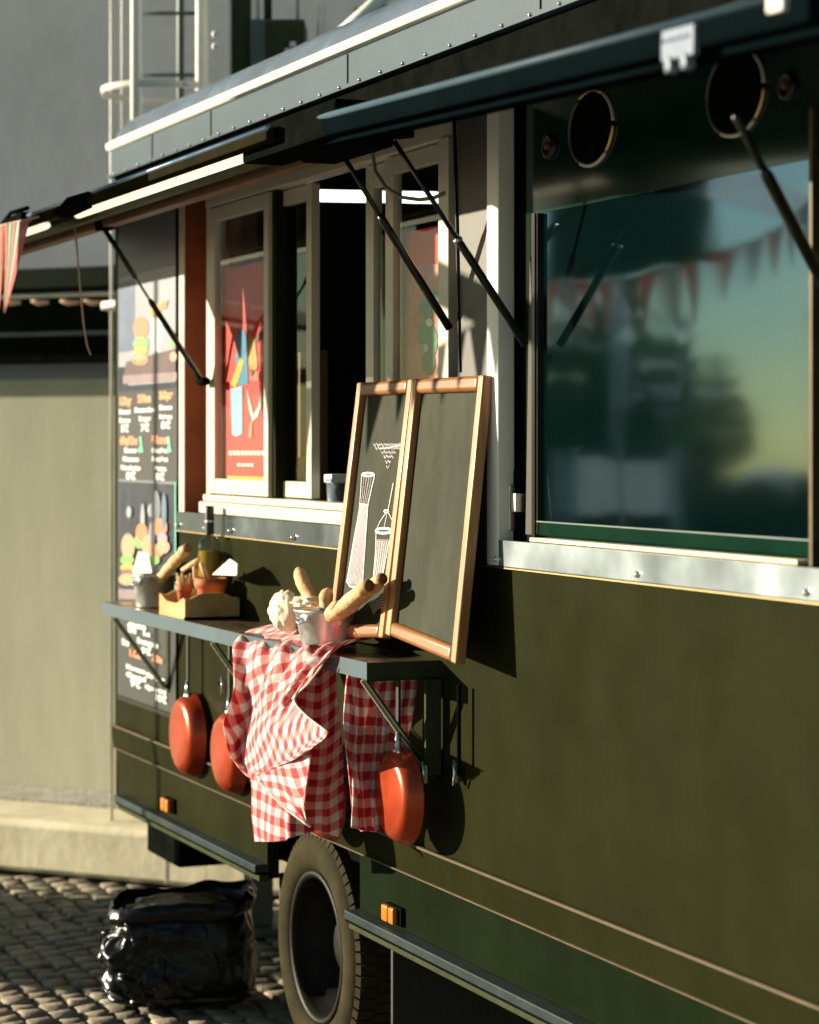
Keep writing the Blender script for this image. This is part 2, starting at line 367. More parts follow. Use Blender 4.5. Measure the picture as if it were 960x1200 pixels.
m.build('wheel_arch', T)
for (x0, x1) in ((X(146), XW0+.01), (XW1, XR)):
    m = MB(); m.bar((x0, -.018, .532), (x1, -.018, .532), .05, .026, 'rail_metal'); m.bar((x0, -.026, .514), (x1, -.026, .514), .03, .006, 'black')
    m.bar((x0, -.010, .500), (x1, -.010, .500), .036, .022, 'bracket'); m.build('rub_rail', T, bevel=.003)
m = MB(); m.box((XL+.5, .12, .52), (XR-.3, .28, .64), 'black'); m.box((XL+.5, 1.6, .52), (XR-.3, 1.75, .64), 'black')
m.box((XL+.02, .05, .66), (XR-.02, WID-.03, .795), 'black'); m.build('chassis', T)
m = MB(); m.box((X(172, .06), .06, .335), (X(172, .06)+.42, .5, .49), 'black', .01); m.build('step_box', T)
# stabiliser and flaps
m = MB(); p = PZ(303, 1092, 0.0)
m.bar((p.x, p.y, .02), (p.x, p.y, .66), .09, .09, 'galv_dark', up=(0, 1, 0)); m.box((p.x-.12, p.y-.12, 0), (p.x+.12, p.y+.12, .03), 'galv_dark', .005); m.build('stabiliser_leg', T)
m = MB(); x = X(317); m.box((x, .03, .28), (x+.012, .5, .52), 'rubber_flap'); m.build('mud_flap', T)
m = MB(); x = X(447); m.box((x, .03, .10), (x+.015, .60, .50), 'rubber_flap'); m.build('mud_flap', T)
# marker lights
for px, py, yy in ((198, 943, .004), (461, 1071, .008)):
    c = P(px, py, yy-.01)
    m = MB(); m.box((c.x-.05, yy-.012, c.z-.028), (c.x+.062, yy, c.z+.026), 'black', .003); o = m.build('marker_light', T)
    m = MB(); m.box((c.x-.047, yy-.03, c.z-.024), (c.x-.004, yy-.0125, c.z+.022), 'orange_lens', .006); m.box((c.x+.004, yy-.03, c.z-.024), (c.x+.04, yy-.0125, c.z+.022), 'orange_lens', .006)
    m.build('lens', o)
# roof
m = MB()
prof = [(-.012, Z_ROOF-.004), (-.03, Z_ROOF+.002), (-.032, Z_ROOF+.022), (-.012, Z_ROOF+.036), (.004, Z_ROOF+.036)]
m.grid([[Vector((x, y, z)) for (y, z) in prof] for x in (XL-.02, XR)], 'edge_white'); m.build('roof_edge_trim', T, solid=.003)
m = MB()
prof = [(.004, Z_ROOF+.036), (.02, Z_ROOF+.075), (.06, Z_ROOF+.12), (.13, Z_ROOF+.155), (.25, Z_ROOF+.17), (WID, Z_ROOF+.19), (WID, Z_ROOF-.02)]
m.grid([[Vector((x, y, z)) for (y, z) in prof] for x in (XL-.02, XR)], 'roofmetal')
m.box((XL, .02, 2.97), (XR, WID-.02, Z_ROOF-.01), 'paint'); m.build('roof', T)
m = MB(); m.box((XL-.015, -.014, Z_FAS0), (XR, .02, Z_ROOF-.006), 'fascia')
m.bar((XL-.015, -.02, Z_FAS0+.006), (XR, -.02, Z_FAS0+.006), .016, .012, 'fascia'); o = m.build('fascia', T)
for px in (183, 252, 413, 640): m = MB(); m.box((X(px)-.003, -.0165, Z_FAS0+.012), (X(px)+.003, -.0135, Z_ROOF-.008), 'black'); m.build('seam', o)
for k in range(34):
    x = XL+.1+k*.165; m = MB(); m.lathe([(.0001, -.007), (.004, -.006), (.006, 0)], (x, -.028, Z_FAS0+.008), 'steel_bright', 'y', 8); m.build('rivet', o)
m = MB(); m.box((XL, .0, Z_HINGE+.05), (XR, .05, Z_FAS0-.001), 'black'); m.build('upper_panel', T)  # black colour paints in the shade below the fascia overhang
# ------------------------------------------------------------------ steel sill strip with screws
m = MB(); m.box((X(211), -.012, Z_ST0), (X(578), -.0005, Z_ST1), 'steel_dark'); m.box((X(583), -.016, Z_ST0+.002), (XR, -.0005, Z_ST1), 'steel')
m.box((X(211), -.016, Z_ST0-.004), (XR, -.002, Z_ST0-.001), 'brass')
o = m.build('sill_strip', T)
for px in (213, 246, 275, 349, 589, 755, 954): 
    c = Vector((X(px), -.016, Z_ST0+.018)); m = MB(); m.lathe([(.0001, -.009), (.006, -.007), (.009, 0), (.011, .002)], c, 'steel_bright', 'y', 14); m.build('screw', o)
# ------------------------------------------------------------------ serving window
YF = .035
m = MB(); m.box((XA, .0, Z_ST1), (XA+.02, .28, Z_HINGE), 'red_jamb'); m.box((X(211), -.004, Z_ST0), (X(217), .0, Z_HINGE), 'frame'); m.build('window_jamb', T)
m = MB(); m.box((XA+.02, .10, Z_ST1), (X(249, YF), .14, Z_HINGE), 'red_jamb')
c = P(224, 570, .098); m.bar((c.x, .095, c.z+.09), (c.x, .09, c.z-.03), .012, .012, 'black'); m.lathe([(.0001, -.012), (.02, -.01), (.022, 0)], (c.x, .098, c.z-.03), 'black', 'y', 16)
m.build('jamb_panel', T)
zb, zt = 1.747, 2.765
fr = MB()
fr.box((X(247, YF), YF-.045, Z_ST1+.002), (X(537, YF), YF+.03, 1.722), 'frame'); fr.box((X(247, YF), YF-.03, 1.724), (X(537, YF), YF+.03, zb), 'frame')
fr.box((X(247, YF), YF-.02, zt), (X(537, YF), YF+.04, Z_HINGE-.003), 'frame')
fr.box((X(248, YF), YF-.02, zb), (X(252, YF), YF+.04, zt), 'frame'); fr.box((X(525, YF), YF-.03, zb), (X(537, YF), YF+.04, zt), 'frame')
win = fr.build('serving_window', T, bevel=.003)
def leaf(p0, p1, y, zl=1.752, zh=2.76, w=.03, l=7, r=7, nm='sash', rail=.052, toprail=.07):
    x0, x1 = X(p0, y), X(p1, y); f = MB()
    xa, xb = X(p0+l, y), X(p1-r, y)
    f.box((x0, y-w/2, zl), (xa, y+w/2, zh), 'frame'); f.box((xb, y-w/2, zl), (x1, y+w/2, zh), 'frame')
    f.box((xa, y-w/2+.002, zl), (xb, y+w/2-.002, zl+rail), 'frame'); f.box((xa, y-w/2+.002, zh-toprail), (xb, y+w/2-.002, zh), 'frame')
    f.build(nm, win, bevel=.002)
    g = MB(); g.box((xa-.003, y-.003, zl+rail-.003), (xb+.003, y+.003, zh-toprail+.003), 'pane'); g.build('pane', win)
leaf(250, 319, .03, l=6, r=5, toprail=.05); leaf(327, 370, .07, l=2, r=6, toprail=.05); leaf(434, 466, .07, l=9, r=7); leaf(457, 535, .045, l=9, r=9, toprail=.05)
m = MB(); m.box((X(319, .045), .03, 1.752), (X(328, .045), .1, 2.76), 'paint'); m.build('meeting_stile', win)
# posters behind the panes
def flat(px0, py0, px1, py1, y):   # rectangle on the plane y from two pixel corners, world-aligned
    a = P(px0, py0, y); b = P(px1, py1, y); return a.x, b.x, b.z, a.z
def poly_px(m, pts, y, mt): m.poly([P(a, b, y) for a, b in pts], mt)
def ell_px(m, cx, cy, rx, ry, y, mt, n=20, a0=0, rot=0):
    pts = []
    for k in range(n):
        a = 2*math.pi*k/n; dx, dy = rx*math.cos(a), ry*math.sin(a)
        pts.append((cx+dx*math.cos(rot)-dy*math.sin(rot), cy+dx*math.sin(rot)+dy*math.cos(rot)))
    poly_px(m, pts, y, mt)
def world_rect(m, px0, px1, z0, z1, y, mt):
    m.poly([(X(px0, y), y, z0), (X(px1, y), y, z0), (X(px1, y), y, z1), (X(px0, y), y, z1)], mt)
yp = .05; m = MB()
zP0, zP1 = P(262, 557, yp).z, P(262, 316, yp).z
world_rect(m, 260, 312, zP0-.02, zP1, yp+.002, 'yellow_print'); world_rect(m, 263, 312, zP0, zP1, yp, 'red_print')
ell_px(m, 283, 402, 7, 16, yp-.002, 'blue_print'); poly_px(m, [(276, 415), (290, 412), (291, 450), (279, 452)], yp-.0022, 'blue_print')
poly_px(m, [(270, 450), (282, 418), (286, 424), (276, 455)], yp-.003, 'yellow_print')
poly_px(m, [(270, 456), (284, 452), (284, 508), (277, 512), (272, 509)], yp-.003, 'lblue_print')
poly_px(m, [(292, 392), (299, 398), (302, 430), (296, 442), (291, 425)], yp-.003, 'skin_print')
poly_px(m, [(300, 395), (311, 378), (312, 386), (301, 402)], yp-.0035, 'm_patty')
poly_px(m, [(289, 455), (292, 480), (296, 494), (302, 488), (308, 470), (306, 456), (303, 475), (297, 486), (293, 470)], yp-.003, 'm_white')
poly_px(m, [(293, 494), (296, 494), (295, 514), (291, 512)], yp-.003, 'm_bun2')
poly_px(m, [(294, 432), (304, 436), (304, 447), (292, 445)], yp-.003, 'pink_print')
for k in range(9): 
    a = 268+k*4.7; poly_px(m, [(a, 528), (a+3.7, 528.5), (a+3.7, 534), (a, 533)], yp-.003, 'm_white')
for k in range(4): 
    a = 278+k*5; poly_px(m, [(a, 543), (a+4, 543), (a+4, 547), (a, 546.5)], yp-.003, 'm_white')
m.build('window_poster', T)
m = MB(); yq = .075
zq1 = P(495, 268, yq).z; world_rect(m, 470, 526, P(500, 470, yq).z, zq1, yq, 'red_print')
poly_px(m, [(470, 330), (480, 316), (500, 308), (527, 312), (527, 460), (470, 460)], yq-.002, 'pink_print')
poly_px(m, [(470, 300), (474, 300), (476, 460), (470, 460)], yq-.003, 'red_print')
for cx, cy, rx, ry in ((500, 362, 9, 14), (497, 390, 8, 14), (506, 400, 7, 18), (512, 350, 6, 9), (502, 425, 8, 14)): ell_px(m, cx, cy, rx, ry, yq-.003-cx*1e-6-cy*1e-6, 'green_print')
ell_px(m, 503, 378, 4, 5, yq-.005, 'm_white'); ell_px(m, 499, 408, 3, 5, yq-.005, 'lblue_print')
m.build('window_poster', T)
m = MB(); x0 = X(345, .3); m.box((x0, .30, 1.6), (x0+.28, .32, 2.25), 'ply'); m.build('inner_cupboard', T)
# cable loop
m = MB(); m.tube([P(*a) for a in ((441, 165, -.05), (437, 180, -.045), (440, 200, -.04), (452, 219, -.03), (470, 231, -.02), (492, 234, -.01), (508, 232, 0), (522, 226, .005))], .0055, 'cord', 8); m.build('cable', T)
# ------------------------------------------------------------------ pillar, strip, hinge, right window
m = MB(); m.box((X(537, 0)-.0, -.002, Z_ST1), (X(578), .045, Z_HINGE-.003), 'pillar'); m.build('pillar_panel', T)
m = MB(); m.bar((X(535), -.006, Z_HINGE-.01), (X(541), -.004, 2.12), .008, .006, 'black_gloss'); m.build('rubber_seal', T)
m = MB(); m.box((X(577.5), -.018, Z_ST0+.002), (X(591), .03, Z_HINGE+.003), 'strip_white'); 
m.bm.faces.ensure_lookup_table(); m.build('corner_strip', T, bevel=.004)
# right recess
YR = .03
m = MB(); m.box((X(592, YR), YR+.02, Z_ST1), (X(615, YR), YR+.05, Z_HINGE), 'paint_dark'); m.box((X(615, YR), YR+.004, Z_ST1), (X(628, YR), YR+.05, 2.52), 'paint_dark'); yy_ = YR; m.faces([P(616, 626, yy_), P(627, 627, yy_), P(625, 400, yy_), P(621, 300, yy_), P(616, 626, yy_+.0035), P(627, 627, yy_+.0035), P(625, 400, yy_+.0035), P(621, 300, yy_+.0035)], [(0, 1, 2, 3), (4, 7, 6, 5), (0, 4, 5, 1), (1, 5, 6, 2), (2, 6, 7, 3), (3, 7, 4, 0)], 'sunlit_wedge')  # tapered lighter wedge paints the sunlit lower part of the edge
m.build('door_edge_panel', T)
m = MB()
for py0, py1, px in ((568, 600, 596), (578, 600, 603), (598, 622, 596)):
    a = P(px, py0, YR-.01); b = P(px+5, py1, YR-.01); m.box((a.x, YR-.02, b.z), (b.x, YR+.02, a.z), 'steel_bright', .003)
c = P(601, 596, YR); m.box((c.x-.05, YR-.004, c.z-.10), (c.x+.05, YR+.021, c.z+.10), 'black', .004); m.build('hinge', T)
zgl = 2.51
m = MB(); m.box((X(616, YR), YR+.003, zgl), (XD, YR+.04, Z_HINGE), 'gloss_green'); up = m.build('window_header_panel', T)
for px, py, rw, rh in ((693, 150, 26, 44), (862, 108, 34, 51)):
    c = P(px, py, YR); m = MB(); a = abs(P(px+rw, py, YR).x-c.x); bz = abs(P(px, py-rh, YR).z-c.z)
    for t0, t1, mt in ((0.05, .95, 'frame'), (1.05, 2.1, 'brass'), (2.2, 4.1, 'galv_dark'), (4.2, 5.45, 'frame'), (5.5, 6.22, 'brass')):
        pts = [Vector((c.x+a*math.cos(t0+(t1-t0)*k/12), YR-.001, c.z+bz*math.sin(t0+(t1-t0)*k/12))) for k in range(13)]
        m.tube(pts, .005, mt, 6)
    m.poly([Vector((c.x+a*.97*math.cos(2*math.pi*k/40), YR+.0005, c.z+bz*.97*math.sin(2*math.pi*k/40))) for k in range(40)], 'black')
    m.build('round_vent', up)
for px, py, r in ((644, 171, .032), (923, 100, .03)):
    c = P(px, py, YR); m = MB(); m.lathe([(.0001, .0), (r*.55, -.001), (r*.6, -.008), (r, -.008), (r*1.05, .002)], c, 'black_gloss', 'y', 24)
    m.lathe([(.0001, -.012), (r*.3, -.012), (r*.33, -.001)], c, 'm_patty', 'y', 16); m.build('lock', up)
m = MB()
m.box((X(628, YR), YR+.006, Z_ST1+.012), (X(955, YR), YR+.012, zgl), 'tint_glass'); sw = m.build('side_window', T)
m = MB()
m.box((X(628, YR), YR-.012, Z_ST1+.004), (X(631.5, YR), YR+.02, zgl), 'black_gloss'); m.bar((X(632.2, YR), YR-.006, Z_ST1+.02), (X(632.2, YR), YR-.006, zgl), .0025, .003, 'trim')
m.box((X(953, YR), YR-.01, Z_ST1), (X(957, YR), YR+.02, zgl+.1), 'trim')
m.box((X(630, YR), YR-.022, Z_ST1+.002), (X(945, YR), YR+.01, Z_ST1+.011), 'label')
m.box((X(630, YR), YR-.004, Z_ST1+.018), (X(953, YR), YR+.004, Z_ST1+.050), 'gloss_green'); m.bar((X(632, YR), YR-.006, Z_ST1+.052), (X(953, YR), YR-.006, Z_ST1+.052), .004, .003, 'galv_dark')
m.build('window_frame', sw)
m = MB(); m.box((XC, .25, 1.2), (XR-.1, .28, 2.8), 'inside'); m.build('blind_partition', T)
# ------------------------------------------------------------------ hatches
def zo(px, py, y): return P(px, py, y)
HW = .58
h1 = MB(); xa_, xb_ = -9.75, -5.72; zi = Z_HINGE; ze = 2.700
def slab(m, x0, x1, y0, z0a, y1, z1a, th, mt, z0b=None, z1b=None, y1b=None):
    z0b = z0a if z0b is None else z0b; z1b = z1a if z1b is None else z1b; y1b = y1 if y1b is None else y1b
    vs = [(x0, y0, z0a), (x1, y0, z0b), (x1, y1b, z1b), (x0, y1, z1a)]; vs += [(a, b, c+th) for a, b, c in vs]
    m.faces(vs, [(0, 1, 2, 3), (4, 7, 6, 5), (0, 4, 5, 1), (1, 5, 6, 2), (2, 6, 7, 3), (3, 7, 4, 0)], mt)
slab(h1, xa_, xb_, -.01, zi, -HW, ze, .03, 'paint_dark')
hatch = h1.build('serving_hatch', T)
m = MB(); m.bar((xa_, -HW, ze+.014), (xb_, -HW, ze+.014), .04, .034, 'rail_dark', bev=.006); m.tube([(xa_, -HW-.014, ze+.028), (xb_, -HW-.014, ze+.028)], .009, 'roofmetal', 8)
m.build('hatch_edge', hatch)
m = MB(); m.bar((xa_, -.36, 2.695), (X(390, -.36), -.36, 2.695), .045, .03, 'rail_brown'); m.bar((xa_, -.45, 2.700), (X(415, -.45), -.45, 2.700), .03, .022, 'bracket')
m.bar((xa_, -.36, 2.74), (X(390, -.36), -.36, 2.74), .02, .08, 'bracket'); m.build('hatch_rail', hatch)
for k, (p0, p1) in enumerate((((90, 248), (337, 168)), ((-60, 292), (56, 258)))):
    yy = -.525; a = P(*p0, yy); b = P(*p1, yy)
    zz = CZ+.341*(CD+yy)/K
    m = MB(); xs0, xs1 = a.x, b.x
    m.tube([(xs0, yy, zz), (xs0+.02, yy, zz), (xs1-.03, yy, zz), (xs1, yy, zz)], [.009, .0125, .0125, .010], 'lamp_cover', 12); m.box((xs0+.02, yy-.012, zz+.010), (xs1-.02, yy+.012, zz+.022), 'frame')
    m.build('strip_lamp', hatch)
for px, py in ((88, 243), (20, 258)):
    m = MB(); c = P(px, py, -.60); m.bar((c.x-.14, -.6, c.z-.006), (c.x+.14, -.6, c.z+.002), .04, .03, 'black'); m.tube([(c.x-.2, -.61, c.z), (c.x-.05, -.61, c.z+.03), (c.x+.2, -.61, c.z+.025)], .008, 'tube_blue', 6); m.build('clamp', hatch)
m = MB(); c = P(362, 160, -.50); m.box((c.x-.35, -.56, c.z-.035), (c.x+.34, -.44, c.z+.05), 'black', .01)
c = P(385, 178, -.42); m.box((c.x-.1, -.46, c.z-.02), (c.x+.3, -.36, c.z+.05), 'black', .01); m.build('hatch_bracket', hatch)
def strut(p, q, fr_, par, r0=.006, r1=.012, nm='strut'):
    p, q = Vector(p), Vector(q); mid = p.lerp(q, fr_); m = MB()
    m.tube([p, mid], r0, 'steel', 8); m.tube([mid, mid.lerp(q, .02), q], [r0, r1, r1], 'black_gloss', 10)
    m.tube([p+Vector((-.02, 0, 0)), p+Vector((.02, 0, 0))], .02, 'black', 8); m.tube([q+Vector((-.02, 0, 0)), q+Vector((.02, 0, 0))], .013, 'black', 8)
    m.build(nm, par)
s0 = P(122, 268, -.36); s1 = P(237, 447, -.015)
m = MB(); m.tube([s0, s0.lerp(s1, .32)], .0095, 'black_gloss', 8); m.tube([s0.lerp(s1, .32), s0.lerp(s1, .47)], .005, 'steel', 8); m.tube([s0.lerp(s1, .46), s0.lerp(s1, .48), s1], [.006, .010, .010], 'black_gloss', 10)
m.tube([s1+Vector((-.03, .0, 0)), s1+Vector((.05, .0, 0))], .015, 'black', 8); m.bar(s0+Vector((-.03, 0, .01)), s0+Vector((.06, 0, .01)), .05, .03, 'black'); m.build('strut', hatch)
s0 = P(402, 182, -.33); s1 = P(527, 385, -.015)
m = MB(); m.tube([s0, s0.lerp(s1, .35)], .0075, 'black_gloss', 8); m.tube([s0.lerp(s1, .34), s0.lerp(s1, .37), s1], [.008, .011, .011], 'black_gloss', 10)
m.bar(s0+Vector((-.05, 0, .02)), s0+Vector((.1, 0, .02)), .05, .045, 'black'); m.build('strut', hatch)
# right hatch
RA = Vector(P(322, 166, -.50)); RB = Vector(P(965, 8, -.70)); 
h2 = MB(); xb2 = RB.x; zz0 = Z_HINGE
h2.faces([(-5.66, -.01, Z_HINGE+.01), (xb2, -.01, Z_HINGE+.01), (xb2, RB.y, RB.z-.01), (RA.x, RA.y, RA.z-.01), (-5.66, -.01, Z_HINGE+.04), (xb2, -.01, Z_HINGE+.04), (xb2, RB.y, RB.z+.02), (RA.x, RA.y, RA.z+.02)],
         [(0, 1, 2, 3), (4, 7, 6, 5), (0, 4, 5, 1), (1, 5, 6, 2), (2, 6, 7, 3), (3, 7, 4, 0)], 'gloss_green')
hatch2 = h2.build('window_hatch', T)
m = MB(); m.bar(RA, RB, .05, .046, 'tube_blue', bev=.012); m.tube([RA+Vector((0, -.02, .026)), RB+Vector((0, -.02, .026))], .008, 'tube_top', 10)
m.bar(RA+Vector((0, .03, -.026)), RB+Vector((0, .03, -.026)), .05, .02, 'tube_blue'); m.build('hatch_edge', hatch2)
m = MB()
f = (795-322)/(965-322.); f = .84
c = RA.lerp(RB, .63)
c = P(797, 50, -.70); dX = (RB-RA).normalized()
m.bar(c-dX*.06+Vector((0, -.0, 0)), c+dX*.06, .012, .05, 'catch_steel', bev=.003)
for k in (-.035, .025): m.bar(c+dX*k+Vector((0, 0, -.02)), c+dX*(k+.006)+Vector((0, 0, -.045)), .02, .02, 'catch_steel', bev=.005)
for k in range(5): m.lathe([(.0001, -.003), (.003, -.002), (.004, .004)], c+dX*(-.045+k*.022)+Vector((0, -.007, .006)), 'black', 'y', 8)
m.build('catch_plate', hatch2)
m = MB(); c = P(912, 3, -.72); m.bar(c-dX*.02, c+dX*.03, .02, .03, 'white', bev=.004); m.build('end_clip', hatch2)
s0 = P(462, 165, -.35); s1 = P(616, 404, -.012)
m = MB(); m.tube([s0, s0.lerp(s1, .48)], .0065, 'black_gloss', 8); m.tube([s0.lerp(s1, .47), s0.lerp(s1, .5), s1], [.007, .0105, .0105], 'black_gloss', 10)
m.tube([s0.lerp(s1, .475), s0.lerp(s1, .49)], .013, 'steel', 8)
m.lathe([(.0001, -.02), (.05, -.02), (.05, .02), (.0001, .02)], s0+Vector((0, 0, .03)), 'black', 'z', 16); m.build('strut', hatch2)
s0 = P(862, 135, -.40); s1 = P(972, 345, -.05)
m = MB(); m.tube([s0, s0.lerp(s1, .3)], .008, 'black_gloss', 8); m.tube([s0.lerp(s1, .28), s0.lerp(s1, .32), s1], [.008, .012, .012], 'black_gloss', 10); m.build('strut', hatch2)
# ------------------------------------------------------------------ menu posters on the wall (left)
YP = -.004
def pz(px, py): return P(px, py, YP).z
m = MB(); zt_, zb_ = pz(170, 228), pz(170, 822)
m.box((X(139), -.0035, zb_-.01), (X(207.5), -.0002, zt_), 'm_slate'); o_p = None
def wr(px0, px1, pyt, pyb, mt, k=1):     # wall-aligned rectangle, heights read at its middle
    mid = (px0+px1)/2; z1, z0 = pz(mid, pyt), pz(mid, pyb); y = YP-.0006*k
    m.poly([(X(px0, y), y, z0), (X(px1, y), y, z0), (X(px1, y), y, z1), (X(px0, y), y, z1)], mt)
wr(139, 207.5, 232, 318, 'm_grey'); wr(139, 207.5, 318, 452, 'm_pale', 1); wr(139, 158, 330, 412, 'm_blue', 2); wr(139, 150, 430, 455, 'm_navy', 2)
def ew(cx, cy, rx, ry, mt, k=3): ell_px(m, cx, cy, rx, ry, YP-.0006*k, mt)
poly_px(m, [(148, 424), (207, 408), (207, 442), (144, 448)], YP-.0018, 'm_plum'); poly_px(m, [(144, 440), (207, 436), (207, 446), (144, 450)], YP-.0024, 'm_mauve')
for args in ((165, 384, 9, 13, 'm_bun', 4), (165, 403, 9, 8, 'm_green', 5), (165, 411, 8, 5, 'm_yellow', 6), (164, 421, 10, 7, 'm_bun', 5), (164, 419, 9, 3, 'm_bun2', 7)): ew(*args)
poly_px(m, [(176, 362), (184, 356), (196, 352), (193, 360), (187, 366), (180, 372), (175, 370)], YP-.003, 'm_yellow'); poly_px(m, [(188, 356), (197, 352), (195, 361), (188, 364)], YP-.0036, 'm_bun')
poly_px(m, [(177, 372), (190, 372), (188, 412), (178, 412)], YP-.002, 'm_white'); ew(203, 398, 3, 10, 'm_green', 4); ew(203, 418, 4, 6, 'm_bun2', 5)
wr(139, 207.5, 450, 564, 'm_slate', 4); wr(139, 207.5, 450, 457, 'm_navy', 5); wr(139, 207, 563, 566, 'm_grey', 5)
yT = YP-.0042
def txt(s, px, py, h, mt, sx=1.0, bold=.0):   # h in pixels of cap height
    p = P(px, py, yT); t = (p-CAM).dot(Vector((-K, S, 0)))
    m.text(s, h/FOC*t*1.38, (p.x, yT, p.z), mt, sx=sx, font_off=bold)
SX = 1.55
def line(w, px, py, h=5, mt='m_white', wpx=None, bold=.002):
    base = MB(); p0 = P(px, py, yT); p1 = P(px+(wpx or 12), py, yT); t = (p0-CAM).dot(Vector((-K, S, 0))); size = h/FOC*t*1.38
    cu = bpy.data.curves.new('t', 'FONT'); cu.body = w; cu.size = size; o = bpy.data.objects.new('t', cu); COL.objects.link(o); bpy.context.view_layer.update()
    wid = max(.001, o.dimensions.x); bpy.data.objects.remove(o); bpy.data.curves.remove(cu); base.bm.free()
    m.text(w, size, (p0.x, yT, p0.z), mt, sx=(p1.x-p0.x)/wid, font_off=bold)
line('1.Day', 140, 474, 8, 'm_orange', 12, .004); line('2.Mom', 162, 471, 8, 'm_orange', 14, .004); line('3.Opus', 187, 467, 8, 'm_orange', 15, .004)
for a in (('Dorsoi', 140, 485, 5, 'm_white', 12), ('Bonos', 140, 495, 5, 'm_white', 12), ('5\u20ac', 142, 506, 8, 'm_white', 8),
          ('Domaroboc', 158, 483, 5, 'm_white', 23), ('Burger', 163, 493, 5, 'm_white', 13), ('7\u20ac', 165, 505, 8, 'm_white', 9),
          ('Dorso', 187, 480, 5, 'm_white', 14), ('Bobors', 187, 491, 5, 'm_white', 14), ('8\u20ac', 189, 502, 8, 'm_white', 10)): line(*a)
line("4.Pop'Chee", 141, 520, 8, 'm_orange', 20, .004); line('5.Kozana', 178, 519, 8, 'm_orange', 18, .004)
for a in (('Boesar', 146, 530, 5, 'm_white', 14), ('Monaxes', 144, 540, 5, 'm_white', 18), ('Mac chorizo', 142, 550, 5, 'm_white', 22), ('8\u20ac', 148, 561, 8, 'm_white', 10),
          ('Dosabos', 178, 530, 5, 'm_white', 18), ('Bonobos', 178, 540, 5, 'm_white', 18), ('Bona', 181, 551, 5, 'm_white', 13), ('8\u20ac', 182, 562, 8, 'm_white', 10)): line(*a)
for px in (163, 196): poly_px(m, [(px, 512), (px+2.5, 511), (px+3.5, 523), (px+5, 529), (px, 531), (px-1, 527), (px+1.5, 522)], yT-.0005, 'm_mint')
wr(139, 206, 566, 702, 'm_navy', 5)
for cx, cy, rx, ry, mt in ((151, 600, 3, 7, 'm_pale'), (177, 598, 4, 8, 'm_pale'), (183, 595, 5, 20, 'm_grey'), (192, 600, 3, 22, 'm_m' if 0 else 'm_blue'), (167, 610, 2.5, 20, 'm_pale'), (178, 625, 4, 14, 'm_pale'),
                           (150, 640, 8, 15, 'm_bun2'), (149, 656, 8, 6, 'm_green'), (149, 665, 8, 5, 'm_yellow'), (149, 671, 8, 4, 'm_patty'), (149, 679, 10, 7, 'm_bun2'),
                           (166, 624, 7, 11, 'm_bun'), (163, 634, 6, 9, 'm_green'), (174, 640, 8, 14, 'm_bun2'), (181, 656, 6, 6, 'm_green'),
                           (188, 618, 8, 11, 'm_bun'), (190, 631, 6, 7, 'm_lilac'), (191, 641, 8, 8, 'm_bun2'), (186, 645, 6, 8, 'm_bun')):
    ell_px(m, cx, cy, rx, ry, YP-.0045-.00002*cx-.000003*cy, mt)
poly_px(m, [(139, 690), (206, 694), (206, 704), (139, 702)], YP-.005, 'm_mauve')
wr(204.8, 206, 566, 704, 'm_mint', 11)
for a in (('AVEC', 150, 733, 4, 'm_white', 20), ('Le', 168, 744, 5, 'm_white', 7), ('Fromagerie', 161, 753, 6, 'm_white', 24), ('9\u20ac', 166, 765, 7, 'm_white', 10),
          ('1.Cla', 151, 768, 8, 'm_orange', 13), ('2.Bio', 178, 774, 8, 'm_orange', 12), ('Maronne', 148, 783, 5, 'm_white', 22), ('Cantal', 148, 792, 5, 'm_white', 22), ('9\u20ac', 153, 803, 8, 'm_white', 11),
          ('Burger', 172, 793, 5, 'm_white', 20), ('oignon vert', 170, 806, 5, 'm_white', 24), ('10\u20ac', 181, 820, 8, 'm_white', 12), ('Dof', 143, 755, 7, 'm_white', 8), ('Orcl', 150, 740, 7, 'm_white', 9)): line(*a)
m.build('menu_poster', T)
m = MB(); m.box((X(207.6), -.006, zb_-.02), (X(209), -.0002, Z_HINGE), 'black'); m.box((X(139), -.006, zb_-.028), (X(207.5), -.0002, zb_-.012), 'black_gloss'); m.build('poster_frame', T)
# ------------------------------------------------------------------ serving shelf
SHX0, SHX1, SHY, SHZ = -8.66, -5.99, -.218, 1.336
m = MB(); m.box((SHX0, SHY+.003, SHZ-.01), (SHX1-.002, -.002, SHZ), 'shelf_top'); shelf = m.build('serving_shelf', T, bevel=.002)
m = MB(); m.box((SHX0, SHY, SHZ-.045), (SHX1, SHY+.0028, SHZ+.001), 'shelf_edge'); m.box((SHX1-.0018, SHY+.003, SHZ-.045), (SHX1, -.004, SHZ), 'bracket'); m.box((SHX0, SHY+.003, SHZ-.045), (SHX0+.002, -.004, SHZ-.011), 'shelf_edge'); m.build('shelf_lip', shelf)
def brkt(x, mt='bracket'):
    m = MB(); m.bar((x, SHY+.01, SHZ-.05), (x, -.012, SHZ-.315), .035, .006, mt, up=(0, 1, 1)); m.bar((x-.014, SHY+.007, SHZ-.052), (x-.014, -.016, SHZ-.317), .004, .010, 'frame', up=(0, 1, 1))
    m.bar((x, -.006, SHZ-.045), (x, -.006, SHZ-.33), .035, .006, mt, up=(0, 1, 0)); m.bar((x, -.004, SHZ-.05), (x, SHY+.01, SHZ-.05), .035, .006, mt)
    m.build('bracket', shelf)
brkt(-6.03); brkt(-7.35); brkt(-8.52)
m = MB(); m.bar((X(519), -.03, SHZ-.05), (X(519), -.03, SHZ-.31), .012, .045, 'bracket', up=(0, 1, 0)); m.bar((X(519)-.05, -.02, SHZ-.08), (X(519)-.05, -.02, SHZ-.27), .004, .006, 'frame', up=(0, 1, 0)); m.build('bracket_plate', shelf)
